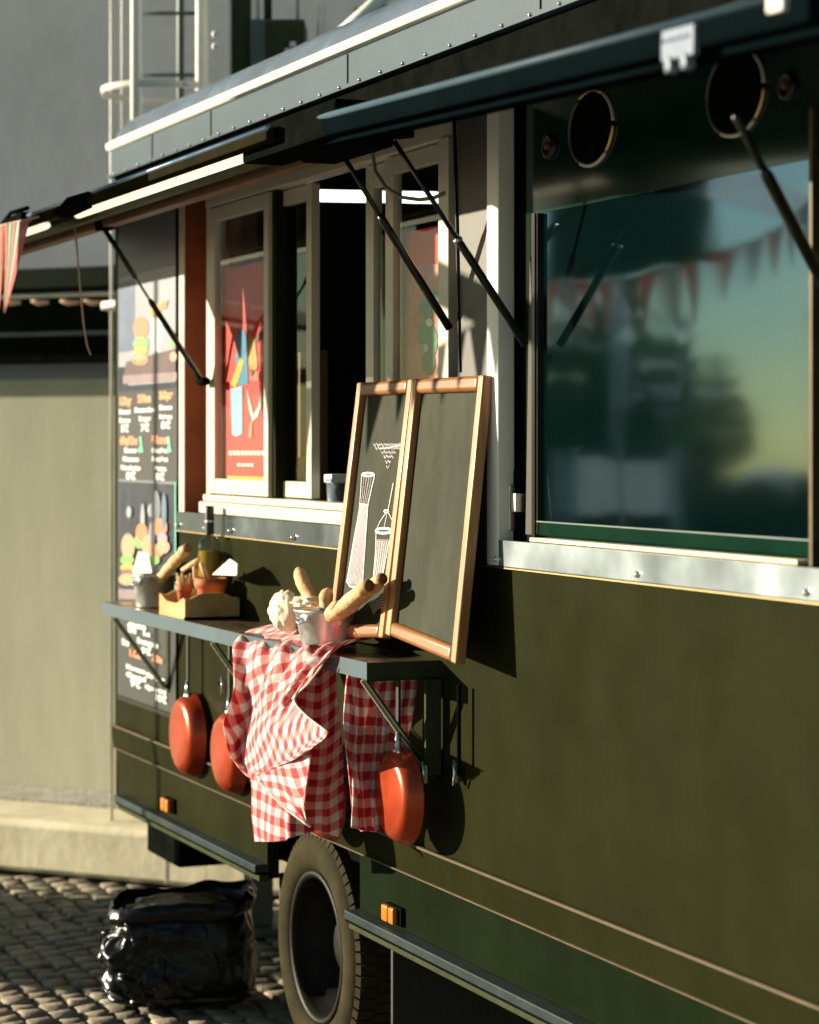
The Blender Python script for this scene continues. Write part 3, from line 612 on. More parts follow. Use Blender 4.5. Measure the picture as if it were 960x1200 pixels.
m = MB(); m.tube([(SHX0+.2, -.075, SHZ-.03), (SHX1-.05, -.075, SHZ-.03)], .005, 'steel', 8); m.build('hook_rail', shelf)
for px, py, y in ((262, 803, -.02), (498, 905, -.06), (534, 904, -.02)):
    c = P(px, py, y); m = MB(); m.bar(c+Vector((-.0, 0, .02)), c+Vector((0, 0, -.03)), .018, .012, 'steel_bright', up=(0, 1, 0), bev=.003); m.tube([c+Vector((.01, -.01, .03)), c+Vector((.03, -.015, .0)), c+Vector((.01, -.01, -.035))], .004, 'steel', 6); m.tube([c+Vector((0, 0, 0)), c+Vector((-.06, .0, .002))], .004, 'black', 6)
    m.build('latch', T)
c = P(539, 0, -.03); m = MB(); m.tube([(X(538, -.03), -.03, SHZ-.05), (X(538, -.03), -.03, SHZ-.29)], .006, 'black', 8); m.build('drop_rod', T)
# ------------------------------------------------------------------ wheel
WX, WZ, WR = P(367, 1113, .0).x, .355, .355
def wheel(par, wx, y0, sgn):
    m = MB(); pr = [(.232, .035), (.240, .012), (.262, -.002), (.300, -.008), (.330, .002), (.346, .020), (.353, .040), (.355, .10), (.353, .19), (.345, .215), (.30, .235), (.235, .20)]
    m.lathe([(r, y0+h) for r, h in pr], (wx, 0, WZ), 'rubber', 'y', 96)
    n = 62
    for k in range(n):                 # tread lugs: shoulder row and two inner rows
        for (ya, yb, ph, ra, rb) in ((.012, .068, 0, .342, .3605), (.078, .128, .5, .353, .3605), (.138, .19, 0, .353, .3605)):
            a0 = 2*math.pi*(k+ph)/n; da = 2*math.pi/n*.40; vs = []
            for r, yl, yh in ((ra-.012, ya-.004, yb), (rb, ya+(.006 if ra < .35 else 0), yb)):
                for aa in (a0-da, a0+da):
                    for yy in (yl, yh): vs.append((wx+r*math.cos(aa), y0+yy, WZ+r*math.sin(aa)))
            m.faces(vs, [(0, 1, 3, 2), (4, 6, 7, 5), (0, 4, 5, 1), (2, 3, 7, 6), (0, 2, 6, 4), (1, 5, 7, 3)], 'rubber')
    w = bpy.data.objects.new('wheel', None); COL.objects.link(w); w.parent = par; w.location = Vector((wx, y0+.1, WZ))-par.location
    m.build('tyre', w)
    m = MB(); rp = [(.236, .03), (.238, .008), (.226, .004), (.216, .012), (.212, .03), (.200, .075), (.190, .085), (.182, .14), (.172, .15), (.168, .165), (.150, .172), (.125, .150), (.085, .145), (.08, .10), (.055, .09), (.0001, .088)]
    m.lathe([(r, y0+h) for r, h in rp], (wx, 0, WZ), 'rim', 'y', 72)
    for k in range(6):
        a = math.pi*k/3+.3; m.lathe([(.0001, y0+.128), (.010, y0+.128), (.011, y0+.15)], (wx+.107*math.cos(a), 0, WZ+.107*math.sin(a)), 'rim', 'y', 6, smooth=False)
    m.build('rim', w); return w
wheel(T, WX, .0, 1)
m = MB(); m.tube([(WX, .2, WZ), (WX, WID-.2, WZ)], .06, 'black', 12); m.build('axle', T)
# ------------------------------------------------------------------ copper pans
def pan(px, py, y, group='copper pans hung below the shelf', label='', sc_=1.0):
    c = P(px, py, y)
    t = thing('frying_pan', (c.x, y, c.z), label, 'frying pan', group)
    m = MB(); pr = [(.0001, -.056), (.092, -.057), (.104, -.054), (.113, -.047), (.121, -.034), (.128, -.015), (.133, 0), (.135, .004), (.131, .004), (.124, -.018), (.114, -.036), (.10, -.046), (.0001, -.05)]
    m.lathe([(a*sc_, h*sc_*.86) for a, h in pr], c, 'copper', 'y', 64); m.build('pan_body', t)
    m = MB(); top = c+Vector((0, .0, .128*sc_))
    m.tube([top+Vector((0, -.012, -.01)), top+Vector((0, -.02, .012)), top+Vector((0, -.018, .05))], [.011, .010, .0075], 'steel', 10)
    m.lathe([(.0001, -.006), (.007, -.005), (.009, 0)], top+Vector((-.012, -.022, -.006)), 'steel_bright', 'y', 10); m.lathe([(.0001, -.006), (.007, -.005), (.009, 0)], top+Vector((.012, -.022, -.006)), 'steel_bright', 'y', 10)
    zt = SHZ-.03
    m.bar(top+Vector((0, -.018, .045)), Vector((c.x, -.075 if 0 else y-.018, zt-.01)), .018, .009, 'handle', up=(0, 1, 0), bev=.003)
    m.tube([Vector((c.x, y-.018, zt-.012)), Vector((c.x, y-.03, zt+.012)), Vector((c.x, -.075, zt+.014)), Vector((c.x, -.065, zt-.004))], .0035, 'steel', 6)
    m.build('handle', t); return t
pan(226, 861, -.025, sc_=1.13, label='copper frying pan hanging alone at the left, below the wooden tray and lower menu')
pan(275, 881, -.025, sc_=1.08, label='copper frying pan half hidden behind the left edge of the checked towel')
pan(386, 933, -.06, label='copper frying pan almost wholly hidden between the two towels, only its lower rim showing')
pan(474, 933, -.085, label='copper frying pan hanging in front of the darker towel beside the shelf bracket')
# ------------------------------------------------------------------ chalkboard (two hinged leaves)
def board():
    TL, TM, TR = P(425, 450, -.024), P(490, 445, -.024), P(574, 440, -.024)
    BL, BM, BM2, BR = P(390, 748, -.112), P(455, 748, -.112), P(458, 744, -.108), P(541, 779, -.108)
    TL.z = TM.z
    t = thing('chalkboard', (BM.x, -.1, SHZ), 'wood framed two-leaf chalkboard with a drawn kitchen whisk, leaning on the shelf end', 'chalkboard')
    out = []
    for ci, (a, b, c, d) in enumerate(((BL, BM, TM, TL), (BM2, BR, TR, TM))):     # bl br tr tl
        n = (b-a).cross(d-a).normalized(); n = n if n.y < 0 else -n
        wdt = (b-a).length; hgt = (d-a).length
        def bi(u, v, o=0): return a.lerp(b, u).lerp(d.lerp(c, u), v)+n*o
        fu, fv = .034/wdt, .040/hgt
        m = MB()
        def member(u0, v0, u1, v1, th0, mt, bev=.005):
            vs = [bi(*uv, o) for o in (-.012, th0) for uv in ((u0, v0), (u1, v0), (u1, v1), (u0, v1))]
            bv, ff = m.faces(vs, [(3, 2, 1, 0), (4, 5, 6, 7), (0, 1, 5, 4), (1, 2, 6, 5), (2, 3, 7, 6), (3, 0, 4, 7)], mt)
            es = list({e for f_ in ff for e in f_.edges}); r = bmesh.ops.bevel(m.bm, geom=es, offset=bev, segments=3, affect='EDGES', profile=.5)
            for f_ in r['faces']: f_.material_index = m.mi(mt); f_.smooth = True
        member(0, 0, fu, 1, .018, 'wood'); member(1-fu, 0, 1, 1, .018, 'wood'); member(fu*.98, 0, 1-fu*.98, fv, .020, 'wood_x', .012); member(fu*.98, 1-fv, 1-fu*.98, 1, .020, 'wood_x', .012)
        m.build('frame', t)
        m = MB(); e = .5
        vs = [bi(*uv, o) for o in (-.008, .0) for uv in ((fu*e, fv*e), (1-fu*e, fv*e), (1-fu*e, 1-fv*e), (fu*e, 1-fv*e))]
        m.faces(vs, [(3, 2, 1, 0), (4, 5, 6, 7), (0, 1, 5, 4), (1, 2, 6, 5), (2, 3, 7, 6), (3, 0, 4, 7)], 'chalkboard'); bd = m.build('slate', t)
        if ci == 0:
            m = MB(); p0 = bi(.5, .5, .0015)
            def st(pts, w=.0016, mt='chalk'):
                q = [PP(x, y, p0, n)+n*.0004 for x, y in pts]
                side = [];
                for i, p in enumerate(q):
                    tt = (q[min(i+1, len(q)-1)]-q[max(i-1, 0)]).normalized(); s_ = tt.cross(n).normalized()*w*(1+.35*nz(p, 90)); side.append((p-s_, p+s_))
                m.grid([[x for x in r] for r in side], mt, smooth=False)
            def O(cx, cy, rx, ry, n_=18, rot=0.0): return [(cx+rx*math.cos(2*math.pi*k/n_)*math.cos(rot)-ry*math.sin(2*math.pi*k/n_)*math.sin(rot), cy+rx*math.cos(2*math.pi*k/n_)*math.sin(rot)+ry*math.sin(2*math.pi*k/n_)*math.cos(rot)) for k in range(n_+1)]
            # tall balloon whisk
            def fan(top, bot, cnt, w):
                for k in range(cnt):
                    f_ = k/(cnt-1); st([(top[0]+(top[2]-top[0])*f_, top[1]+(top[3]-top[1])*f_), (bot[0]+(bot[2]-bot[0])*f_, bot[1]+(bot[3]-bot[1])*f_)], w)
            st(O(431.5, 556, 7.5, 2.2), .0018); st(O(431.5, 556, 6.2, 1.2), .0012)
            fan((424, 557, 439, 557), (422, 590, 431, 591), 6, .0008); fan((422, 590, 431, 591), (406, 683, 424, 686), 12, .0009)
            st([(424, 556), (422, 590), (407, 682)], .0018); st([(439.5, 556), (431.5, 591), (425, 685)], .0018); st([(406, 680), (410, 687), (418, 689), (425, 684)], .0025)
            m.poly([PP(x, y, p0, n)+n*.0001 for x, y in ((422, 590), (431, 591), (425, 684), (414, 688), (406, 682))], 'chalk_fill')
            st([(421, 590), (432, 592)], .0015)
            # small piston whisk
            st([(461, 566), (455, 598)], .0022); st(O(453, 599, 3, 1.4), .0015)
            st([(453, 600), (445, 612), (441, 622)], .0014); st([(455, 600), (460, 610), (459, 622)], .0014); st([(454, 600), (450, 620)], .0013)
            st(O(450, 622, 10, 3.2), .0024); st(O(450, 622, 8, 2), .0015)
            st([(441, 624), (440, 650), (437, 684)], .0018); st([(459, 624), (455, 640), (447, 684)], .0018)
            m.poly([PP(x, y, p0, n)+n*.0001 for x, y in ((441, 632), (456, 632), (447, 684), (437, 684))], 'chalk_fill')
            for k in range(5): st([(443+k*2.6, 634), (438.5+k*1.9, 682)], .0011)
            for k in range(5): st([(433+k*1.2, 708+k*3), (442, 701+k*3), (452, 697+k*3.4), (458, 699+k*3)], .0012)
            # illegible chalk lettering in a funnel of lines
            for (x0, x1, y) in ((438, 472, 521), (440, 470, 525), (447, 464, 530), (450, 462, 535), (452, 459, 541), (453, 457, 547)):
                pts = []; k = 0; xx = x0
                while xx < x1: pts.append((xx, y+(1.6 if k % 2 else -1.4)+.5*math.sin(k*2.1))); xx += 1.5+.5*math.sin(k*1.3); k += 1
                if len(pts) > 1: st(pts, .0009)
            st([(446, 526), (472, 521.5)], .0010)
            m.build('chalk_drawing', bd)
    return t
board()
# ------------------------------------------------------------------ gingham towels
def catmull(p0, p1, p2, p3, t): return .5*((2*p1)+(p2-p0)*t+(2*p0-5*p1+4*p2-p3)*t*t+(3*p1-p0-3*p2+p3)*t*t*t)
def interp(rows, nu, nv):
    def line_(pts, n):
        out = []; L = len(pts)-1
        for k in range(n+1):
            f_ = k/n*L; i = min(int(f_), L-1); t = f_-i; g = lambda j: pts[max(0, min(L, j))]
            p0 = pts[0]*2-pts[1] if i == 0 else pts[i-1]; p3 = pts[L]*2-pts[L-1] if i+2 > L else pts[i+2]
            out.append(catmull(p0, pts[i], pts[i+1], p3, t))
        return out
    hr = [line_(r, nu) for r in rows]; cols = [line_([hr[i][j] for i in range(len(hr))], nv) for j in range(nu+1)]
    return [[cols[j][i] for j in range(nu+1)] for i in range(nv+1)]
def cloth(m, ctrl, nu, nv, fold, uo=(0, 0), rot=0.0, us=1.0, uk=1.0):
    rows = [[P(*c) for c in r] for r in ctrl]; g = interp(rows, nu, nv)
    # arc lengths
    uvs = []; mid = nu//2; vacc = [0]
    for i in range(1, nv+1): vacc.append(vacc[-1]+(g[i][mid]-g[i-1][mid]).length)
    W = max(sum((g[i][j+1]-g[i][j]).length for j in range(nu)) for i in range(0, nv+1, 4))*us
    out = []; US = [[0]*(nu+1) for _ in range(nv+1)]; VS = [[0]*(nu+1) for _ in range(nv+1)]
    for i in range(nv+1):
        for j in range(mid+1, nu+1): US[i][j] = US[i][j-1]+(g[i][j]-g[i][j-1]).length*us
        for j in range(mid-1, -1, -1): US[i][j] = US[i][j+1]-(g[i][j]-g[i][j+1]).length*us
    for i in range(1, nv+1):
        for j in range(nu+1): VS[i][j] = VS[i-1][j]+.5*(g[i][j]-g[i-1][j]).length+.5*(g[i][mid]-g[i-1][mid]).length
    for i in range(nv+1):
        r = []; ur = []
        for j in range(nu+1):
            p = g[i][j]; a = j/nu; b = i/nv
            du = (g[i][min(j+1, nu)]-g[i][max(j-1, 0)]).normalized(); dv = (g[min(i+1, nv)][j]-g[max(i-1, 0)][j]).normalized(); n = du.cross(dv)
            n = n.normalized() if n.length > 1e-6 else Vector((0, -1, 0))
            if n.y > .0: n = -n
            r.append(p+n*fold(a, b, p)); x, y = US[i][j]*uk, VS[i][j]*uk; ur.append((x*math.cos(rot)-y*math.sin(rot)+uo[0], x*math.sin(rot)+y*math.cos(rot)+uo[1]))
        out.append(r); uvs.append(ur)
    m.grid(out, 'gingham', uvs); return out
m = MB()
A = [[(318, 732, -.10), (345, 737, -.10), (372, 741, -.09), (400, 745, -.08), (430, 744, -.055), (458, 745, -.04)],
     [(290, 741, -.17), (314, 747, -.18), (338, 752, -.185), (364, 755, -.185), (392, 755, -.17), (425, 751, -.11)],
     [(280, 752, -.235), (304, 760, -.24), (326, 765, -.245), (350, 769, -.245), (374, 770, -.24), (398, 759, -.215)],
     [(278, 775, -.262), (300, 782, -.252), (320, 786, -.262), (340, 789, -.262), (360, 789, -.260), (378, 779, -.250)],
     [(276, 800, -.285), (296, 805, -.250), (313, 808, -.270), (329, 810, -.276), (346, 808, -.270), (362, 800, -.262)],
     [(270, 824, -.300), (292, 827, -.245), (308, 830, -.272), (322, 831, -.282), (335, 829, -.275), (345, 819, -.265)],
     [(262, 848, -.310), (287, 850, -.242), (302, 851, -.272), (318, 850, -.288), (337, 846, -.290), (357, 837, -.285)],
     [(266, 873, -.305), (283, 872, -.248), (301, 870, -.275), (322, 867, -.292), (350, 863, -.305), (384, 858, -.325)],
     [(277, 896, -.290), (288, 896, -.262), (306, 893, -.278), (326, 890, -.290), (348, 884, -.302), (368, 875, -.312)],
     [(300, 920, -.268), (303, 914, -.268), (312, 905, -.274), (322, 900, -.280), (335, 895, -.288), (348, 889, -.296)]]
def foldA(a, b, p):
    env = math.exp(-((b-.30)/.20)**2)
    f_ = .011*env*math.sin(a*33+3.2*b+.9*math.sin(a*9))+.006*env*math.sin(a*57+1.0)
    f_ += .009*math.exp(-((a-.62-.2*b)/.05)**2)*math.sin(min(1, b*1.4)*math.pi)
    f_ += .006*nz((a*6, b*9, 0), 1, 3)+.0022*nz((a*22, b*26, 1), 1, 5)
    return f_*min(1, b*6+.3)
cloth(m, A, 110, 130, foldA, (.004, 0), .42, 1.0, .66)
B = [[(305, 770, -.226), (330, 775, -.228), (352, 781, -.222), (372, 783, -.18), (392, 768, -.14)],
     [(302, 825, -.235), (328, 830, -.238), (352, 835, -.225), (374, 838, -.18), (396, 822, -.13)],
     [(300, 875, -.240), (326, 880, -.248), (352, 886, -.225), (378, 890, -.17), (401, 870, -.12)],
     [(300, 918, -.262), (324, 928, -.262), (350, 934, -.225), (378, 934, -.17), (403, 918, -.115)],
     [(301, 952, -.262), (325, 958, -.268), (350, 960, -.225), (377, 958, -.17), (402, 950, -.115)],
     [(303, 986, -.262), (326, 986, -.270), (350, 979, -.225), (376, 975, -.17), (400, 980, -.115)]]
def foldB(a, b, p): return (.013*math.sin(a*15+1.2-.5*b)*min(1, b*2+.15)+.005*math.sin(a*31+2*b)+.004*nz((a*7, b*6, 2), 1, 8))
cloth(m, B, 80, 110, foldB, (.01, .01), -.06, .9, .9)
C = [[(300, 909, -.275), (318, 902, -.280), (340, 895, -.284), (366, 882, -.280)],
     [(304, 914, -.277), (322, 913, -.284), (343, 910, -.286), (363, 905, -.276)],
     [(316, 928, -.278), (330, 927, -.284), (345, 926, -.284), (360, 925, -.272)],
     [(334, 946, -.276), (342, 945, -.280), (350, 945, -.279), (358, 946, -.268)],
     [(354, 962, -.272), (355, 961, -.272), (357, 962, -.270), (360, 963, -.266)]]
cloth(m, C, 44, 44, lambda a, b, p: .003*math.sin(a*14)+.002*nz((a*6, b*6, 4), 1, 2), (.006, .0073), -.15, .9, .6)
# stitched hem around the visible edges
def hem(pts, r=.0028):
    q = [P(*c) for c in pts]; L = len(q)-1; out = []
    for k in range(L*8+1):
        f_ = k/8; i = min(int(f_), L-1); t = f_-i; p0 = q[0]*2-q[1] if i == 0 else q[i-1]; p3 = q[L]*2-q[L-1] if i+2 > L else q[i+2]
        out.append(catmull(p0, q[i], q[i+1], p3, t))
    m.tube(out, [r*(1+.5*nz(p, 160)) for p in out], 'cloth_white', 6)
hem([(303, 915, -.281), (316, 929, -.284), (334, 947, -.282), (355, 963, -.276), (364, 969, -.262)], .0022)
hem([(r[5][0], r[5][1], r[5][2]-.006) for r in A[3:]][:5], .0018)
tw = m.build('checked_towel', None, solid=.0022, recalc=False, org=(P(340, 760, -.2).x, -.2, SHZ))
tag(tw, 'large red and white gingham towel draped over the shelf edge under the bread bucket', 'towel', 'red checked towels')
m = MB()
D = [[(407, 786, -.205), (424, 790, -.165), (442, 794, -.125), (462, 796, -.08), (490, 796, -.02)],
     [(405, 812, -.205), (422, 822, -.17), (440, 826, -.12), (460, 828, -.085), (487, 826, -.02)],
     [(404, 850, -.205), (418, 860, -.18), (436, 862, -.125), (456, 862, -.085), (480, 858, -.03)],
     [(406, 890, -.205), (417, 902, -.18), (432, 904, -.135), (450, 902, -.095), (470, 900, -.05)],
     [(411, 930, -.20), (421, 938, -.18), (432, 940, -.145), (446, 940, -.11), (462, 938, -.07)],
     [(412, 966, -.20), (422, 973, -.185), (434, 974, -.15), (448, 974, -.12), (462, 970, -.08)]]
cloth(m, D, 90, 90, lambda a, b, p: .011*math.sin(a*22-2.0*b+1)*(.5+.5*b)+.006*math.sin(a*47+b*2)+.004*nz((a*8, b*4, 5), 1, 4), (0, 0), .06, 1.5, .8)
t2 = m.build('checked_towel', None, solid=.0022, recalc=False, org=(P(440, 780, -.13).x, -.13, SHZ-.05))
tag(t2, 'narrow bunched red checked towel hanging in shade behind the right shelf bracket', 'towel', 'red checked towels')
# ------------------------------------------------------------------ food on the shelf
def loaf(m, p, q, r, ends=True, seed=0, n=18):
    p, q = Vector(p), Vector(q); pts = []; rs = []
    for k in range(19):
        f_ = k/18; e = min(f_, 1-f_); pts.append(p.lerp(q, f_)+Vector((nz((f_*3, seed, 0)), nz((seed, f_*3, 1)), 0))*.006)
        rs.append(r*min(1, .35+(e*9)**.6*.65)*(1+.16*nz((f_*7, seed, 2))+.05*math.sin(f_*26+seed)))
    pts.insert(0, p-(q-p).normalized()*r*.12); rs.insert(0, r*.12); pts.append(q+(q-p).normalized()*r*.12); rs.append(r*.12)
    m.tube(pts, rs, 'bread', n); return m
def bucket(name, c, rt, rb, h, label, cat='bucket', group='tin buckets of bread'):
    t = thing(name, c, label, cat, group); m = MB()
    m.lathe([(.0001, .004), (rb*.9, .003), (rb, 0), (rb+.002, .006), (rt-.002, h-.01), (rt+.003, h-.006), (rt+.004, h), (rt, h+.002), (rt-.003, h-.004), (rb-.003, .01), (.0001, .009)], c, 'tin', 'z', 64)
    m.build('pail', t)
    for a in (-1.15, 1.99):
        m = MB()
        d = Vector((math.cos(a), math.sin(a), 0)); s_ = Vector((-d.y, d.x, 0)); b = Vector(c)+d*(rt-.002)+Vector((0, 0, h-.022))
        m.bar(b-s_*.014, b+s_*.014, .005, .018, 'steel', bev=.002)
        m.tube([b-s_*.012+d*.004, b-s_*.020+d*.016+Vector((0, 0, -.008)), b+d*.022+Vector((0, 0, -.014)), b+s_*.020+d*.016+Vector((0, 0, -.008)), b+s_*.012+d*.004], .0028, 'steel', 8); m.build('handle', t)
    return t
c = P(386, 752, -.150); c.z = SHZ+.014; BK = c
bucket('bucket', c, .101, .080, .100, 'galvanised tin bucket of bread rolls standing on the checked towel')
def bread(px0, py0, y0, px1, py1, y1, r, label, seed, tip=False):
    p, q = P(px0, py0, y0), P(px1, py1, y1); m = MB(); loaf(m, q-p if 0 else p, q, r, seed=seed)
    if tip: 
        d = (p-q).normalized(); m.tube([p+d*.003, p-d*.004, p-d*.010], [r*.5, r*.75, r*.86], 'bread_end', 12)
    o = m.build('bread_roll', None, org=(p+q)/2); tag(o, label, 'bread', 'bread rolls on the shelf'); return o
bread(349, 667, -.13, 378, 735, -.14, .0215, 'tall baguette-like roll leaning left out of the front bucket', 1)
bread(385, 690, -.12, 381, 735, -.12, .024, 'short round-topped roll in the middle of the front bucket', 2)
bread(433, 685, -.19, 385, 725, -.18, .0215, 'pale sunlit roll pointing right, nearer the viewer over the front bucket rim', 3, True)
bread(449, 677, -.15, 390, 728, -.14, .020, 'darker roll behind the pale one, pointing at the chalkboard', 4, True)
bread(395, 706, -.20, 372, 735, -.18, .013, 'small broken roll at the rim of the front bucket', 5)
def crumple(name, c, sx, sy, sz, label, cat, amp=.3, mt='paper', seed=0, freq=2.2):
    m = MB(); bm = m.bm; r = bmesh.ops.create_icosphere(bm, subdivisions=5, radius=1)
    for v in r['verts']:
        p = v.co.copy(); n1 = abs(nz(p, freq*.8, seed)); n2 = abs(nz(p, freq*1.9, seed+4)); k = 1+amp*(n1*1.0-.2)+amp*.3*(n2-.2)
        v.co = Vector((p.x*sx*k, p.y*sy*k, p.z*sz*k))+Vector(c)
    for f_ in bm.faces: f_.material_index = m.mi(mt); f_.smooth = True
    m.mi(mt); o = m.build(name, None, org=c); return tag(o, label, cat)
c = P(334, 716, -.15); crumple('paper_bag', (c.x, -.15, c.z), .075, .045, .062, 'crumpled cream paper bag leaning on the left of the front bucket', 'paper bag', .2, 'paper', 3)
c = P(362, 706, -.135); crumple('napkin', (c.x, -.135, c.z), .07, .045, .020, 'cream napkin spilling over the rim of the front bucket', 'napkin', .5, 'paper', 9)
c = P(181, 708, -.12); c.z = SHZ+.001
bucket('bucket', c, .078, .066, .118, 'tin bucket at the left end of the shelf in front of the burger poster')
bread(220, 641, -.10, 178, 690, -.12, .020, 'long roll leaning right out of the far left bucket', 6, True)
m = MB(); a = P(163, 680, -.14); 
m.faces([P(154, 672, -.12), P(178, 672, -.15), P(178, 672, -.08), P(162, 646, -.12), P(174, 648, -.13), P(178, 655, -.10)], [(0, 1, 4, 3), (1, 2, 5, 4), (2, 0, 3, 5), (3, 4, 5), (0, 2, 1)], 'paper')
tag(m.build('napkin', None, bevel=.004, org=a), 'upright folded white napkin in the far left bucket', 'napkin')
# wooden tray
tx0, tx1, ty0, ty1, tz = -7.97, -7.67, -.205, -.012, SHZ+.001
t = thing('wooden_tray', ((tx0+tx1)/2, -.11, tz), 'pale wooden condiment tray with scooped sides holding terracotta pots and a bottle', 'tray')
m = MB(); m.box((tx0, ty0, tz), (tx1, ty1, tz+.008), 'tray_wood'); m.build('tray_base', t)
def scoop(p, q, h0, h1, n=16):
    p, q = Vector(p), Vector(q); d = (q-p).normalized(); s_ = Vector((-d.y, d.x, 0))*.005; m = MB(); rows = []
    for k in range(n+1):
        f_ = k/n; h = h0+(h1-h0)*(.5-.5*math.cos(math.pi*min(1, max(0, 1.4-abs(f_-.5)*2*1.4)))); b = p.lerp(q, f_)
        rows.append([b-s_, b+s_, b+s_+Vector((0, 0, h)), b-s_+Vector((0, 0, h)), b-s_])
    m.grid(rows, 'tray_wood', smooth=False); m.poly(rows[0][:4], 'tray_wood'); m.poly(rows[-1][:4], 'tray_wood'); m.build('tray_side', t)
scoop((tx0, ty0+.006, tz), (tx1-.01, ty0+.006, tz), .072, .050); scoop((tx0, ty1-.006, tz), (tx1-.01, ty1-.006, tz), .072, .055)
scoop((tx1-.005, ty0, tz), (tx1-.005, ty1, tz), .066, .088); scoop((tx0+.005, ty0+.012, tz), (tx0+.005, ty1-.012, tz), .066, .085)
def pot(c, r, h, label):
    o = thing('terracotta_pot', c, label, 'flower pot', 'terracotta pots in the tray'); m = MB()
    m.lathe([(.0001, 0), (r*.68, 0), (r*.9, h*.72), (r*.92, h*.73), (r*1.0, h*.74), (r*1.03, h), (r*.93, h), (r*.88, h*.75), (r*.62, h*.1), (.0001, h*.1)], c, 'terracotta', 'z', 40); m.build('pot_body', o); return o
cA = Vector((X(216, -.14), -.14, tz+.008)); pot(cA, .027, .098, 'small terracotta pot of breadsticks in the tray')
cB = Vector((-7.765, -.082, tz+.008)); pot(cB, .054, .125, 'larger terracotta pot below the bottle in the tray')
random.seed(3)
for k in range(6):
    a = k*1.05; b = cA+Vector((.012*math.cos(a), .012*math.sin(a), .03)); q = b+Vector((.012*math.cos(a), .012*math.sin(a), .095+.02*random.random()))
    m = MB(); m.tube([b, b.lerp(q, .5), q], [.0045, .006, .005], 'bread', 8); tag(m.build('breadstick', None, org=b), 'thin pale breadstick in the small terracotta pot', 'breadstick', 'breadsticks in the small pot')
for k, (p_, q_, lb) in enumerate((((214, 668, -.12), (238, 653, -.08), 'breadstick laid across the pot towards the bottle'), ((236, 660, -.12), (243, 680, -.10), 'stubby breadstick at the left rim of the larger pot'), ((228, 664, -.13), (231, 690, -.12), 'breadstick standing between the two pots'))):
    a, b = P(*p_), P(*q_); m = MB(); m.tube([a, a.lerp(b, .5), b], [.008, .010, .008], 'bread', 10); tag(m.build('breadstick', None, org=a), lb, 'breadstick', 'loose breadsticks in the tray')
m = MB(); m.faces([P(248, 674, -.13), P(278, 675, -.12), P(279, 660, -.09), P(270, 654, -.09), P(250, 672, -.06), P(277, 672, -.05)], [(0, 1, 2, 3), (0, 3, 4), (1, 5, 2), (3, 2, 5, 4), (0, 4, 5, 1)], 'paper')
tag(m.build('napkin', None, bevel=.004, org=P(265, 668, -.1)), 'white folded napkin in the larger terracotta pot beside the bottle', 'napkin')
# bottle
c = Vector((-7.875, -.052, tz+.008)); t = thing('oil_bottle', c, 'clear glass bottle of golden oil with a black neck standing in the tray', 'bottle')
m = MB(); m.lathe([(.0001, .002), (.036, 0), (.041, .006), (.0415, .215), (.039, .240), (.030, .256), (.016, .266), (.0130, .276), (.0130, .29)], c, 'bottle_glass', 'z', 40); m.build('glass', t)
m = MB(); m.lathe([(.0001, .006), (.035, .006), (.0385, .012), (.039, .212), (.0001, .212)], c, 'oil', 'z', 40); m.build('oil_fill', t)
m = MB(); m.lathe([(.0001, .368), (.0145, .368), (.016, .36), (.016, .32), (.0158, .268)], c, 'cork', 'z', 24); m.lathe([(.0164, .312), (.0164, .318)], c, 'steel_bright', 'z', 24); m.build('neck_cap', t)
m = MB(); rr = .0422
m.grid([[Vector((c.x+rr*math.cos(a), c.y+rr*math.sin(a), c.z+h)) for a in [-2.75+k*.11 for k in range(9)]] for h in (.06, .20)], 'label'); m.build('label', t)
# things on the counter inside
c = P(396, 583, .12); c.z = 1.60+.001
t = thing('food_container', c, 'small steel container with a white and blue lid on the inner counter', 'container'); zc = P(396, 566, .12).z-c.z
m = MB(); m.lathe([(.0001, 0), (.030, 0), (.036, zc), (.033, zc), (.0001, zc-.01)], c, 'steel', 'z', 28); m.build('tub', t)
m = MB(); m.box((c.x-.035, c.y-.035, c.z+zc+.001), (c.x+.035, c.y+.035, c.z+zc+.028), 'white', .005); m.box((c.x-.02, c.y-.037, c.z+zc+.004), (c.x+.037, c.y-.034, c.z+zc+.014), 'blue_print'); m.build('lid', t)
c = P(352, 556, .13); crumple('bread_basket', (c.x, .13, c.z-.04), .05, .04, .09, 'crumpled brown bread bag standing behind the second pane', 'bread bag', .5, 'bread', 12)
# ------------------------------------------------------------------ bunting and string
def flag(m, p, q, drop, mts, lean=Vector((0, 0, 0))):
    p, q = Vector(p), Vector(q); tip = (p+q)/2+Vector((0, 0, -drop))+lean
    n = len(mts)
    for k in range(n):
        a = p.lerp(q, k/n); b = p.lerp(q, (k+1)/n); off = Vector((0, .0007*k, 0))
        rows = [[a.lerp(tip, f_)+lean*math.sin(f_*3)*.4+off, b.lerp(tip, f_)+lean*math.sin(f_*3)*.4+off] for f_ in (0, .25, .5, .75, .97)]
        m.grid(rows, mts[k])
def bunting(p, q, sag, cnt, label, drop=.25, w=.17, name='bunting'):
    p, q = Vector(p), Vector(q); t = thing(name, p, label, 'bunting', 'strings of flags')
    pt = lambda f_: p.lerp(q, f_)+Vector((0, 0, -4*sag*f_*(1-f_)))
    m = MB(); m.tube([pt(k/24) for k in range(25)], .004, 'string', 6); m.build('cord', t); L = (q-p).length
    sets = [['orange_cloth'], ['pink', 'mint', 'cloth_white', 'pink'], ['pink'], ['orange_cloth', 'cloth_white'], ['m_bun2']]
    for k in range(cnt):
        f_ = (k+.5)/cnt; h = w/2/L; m = MB(); flag(m, pt(max(0, f_-h)), pt(min(1, f_+h)), drop, sets[k % 5], Vector((nz((k*1.3, 2, 0))*.02, nz((k, 1, 3))*.03, 0))); m.build('flag', t, solid=.001)
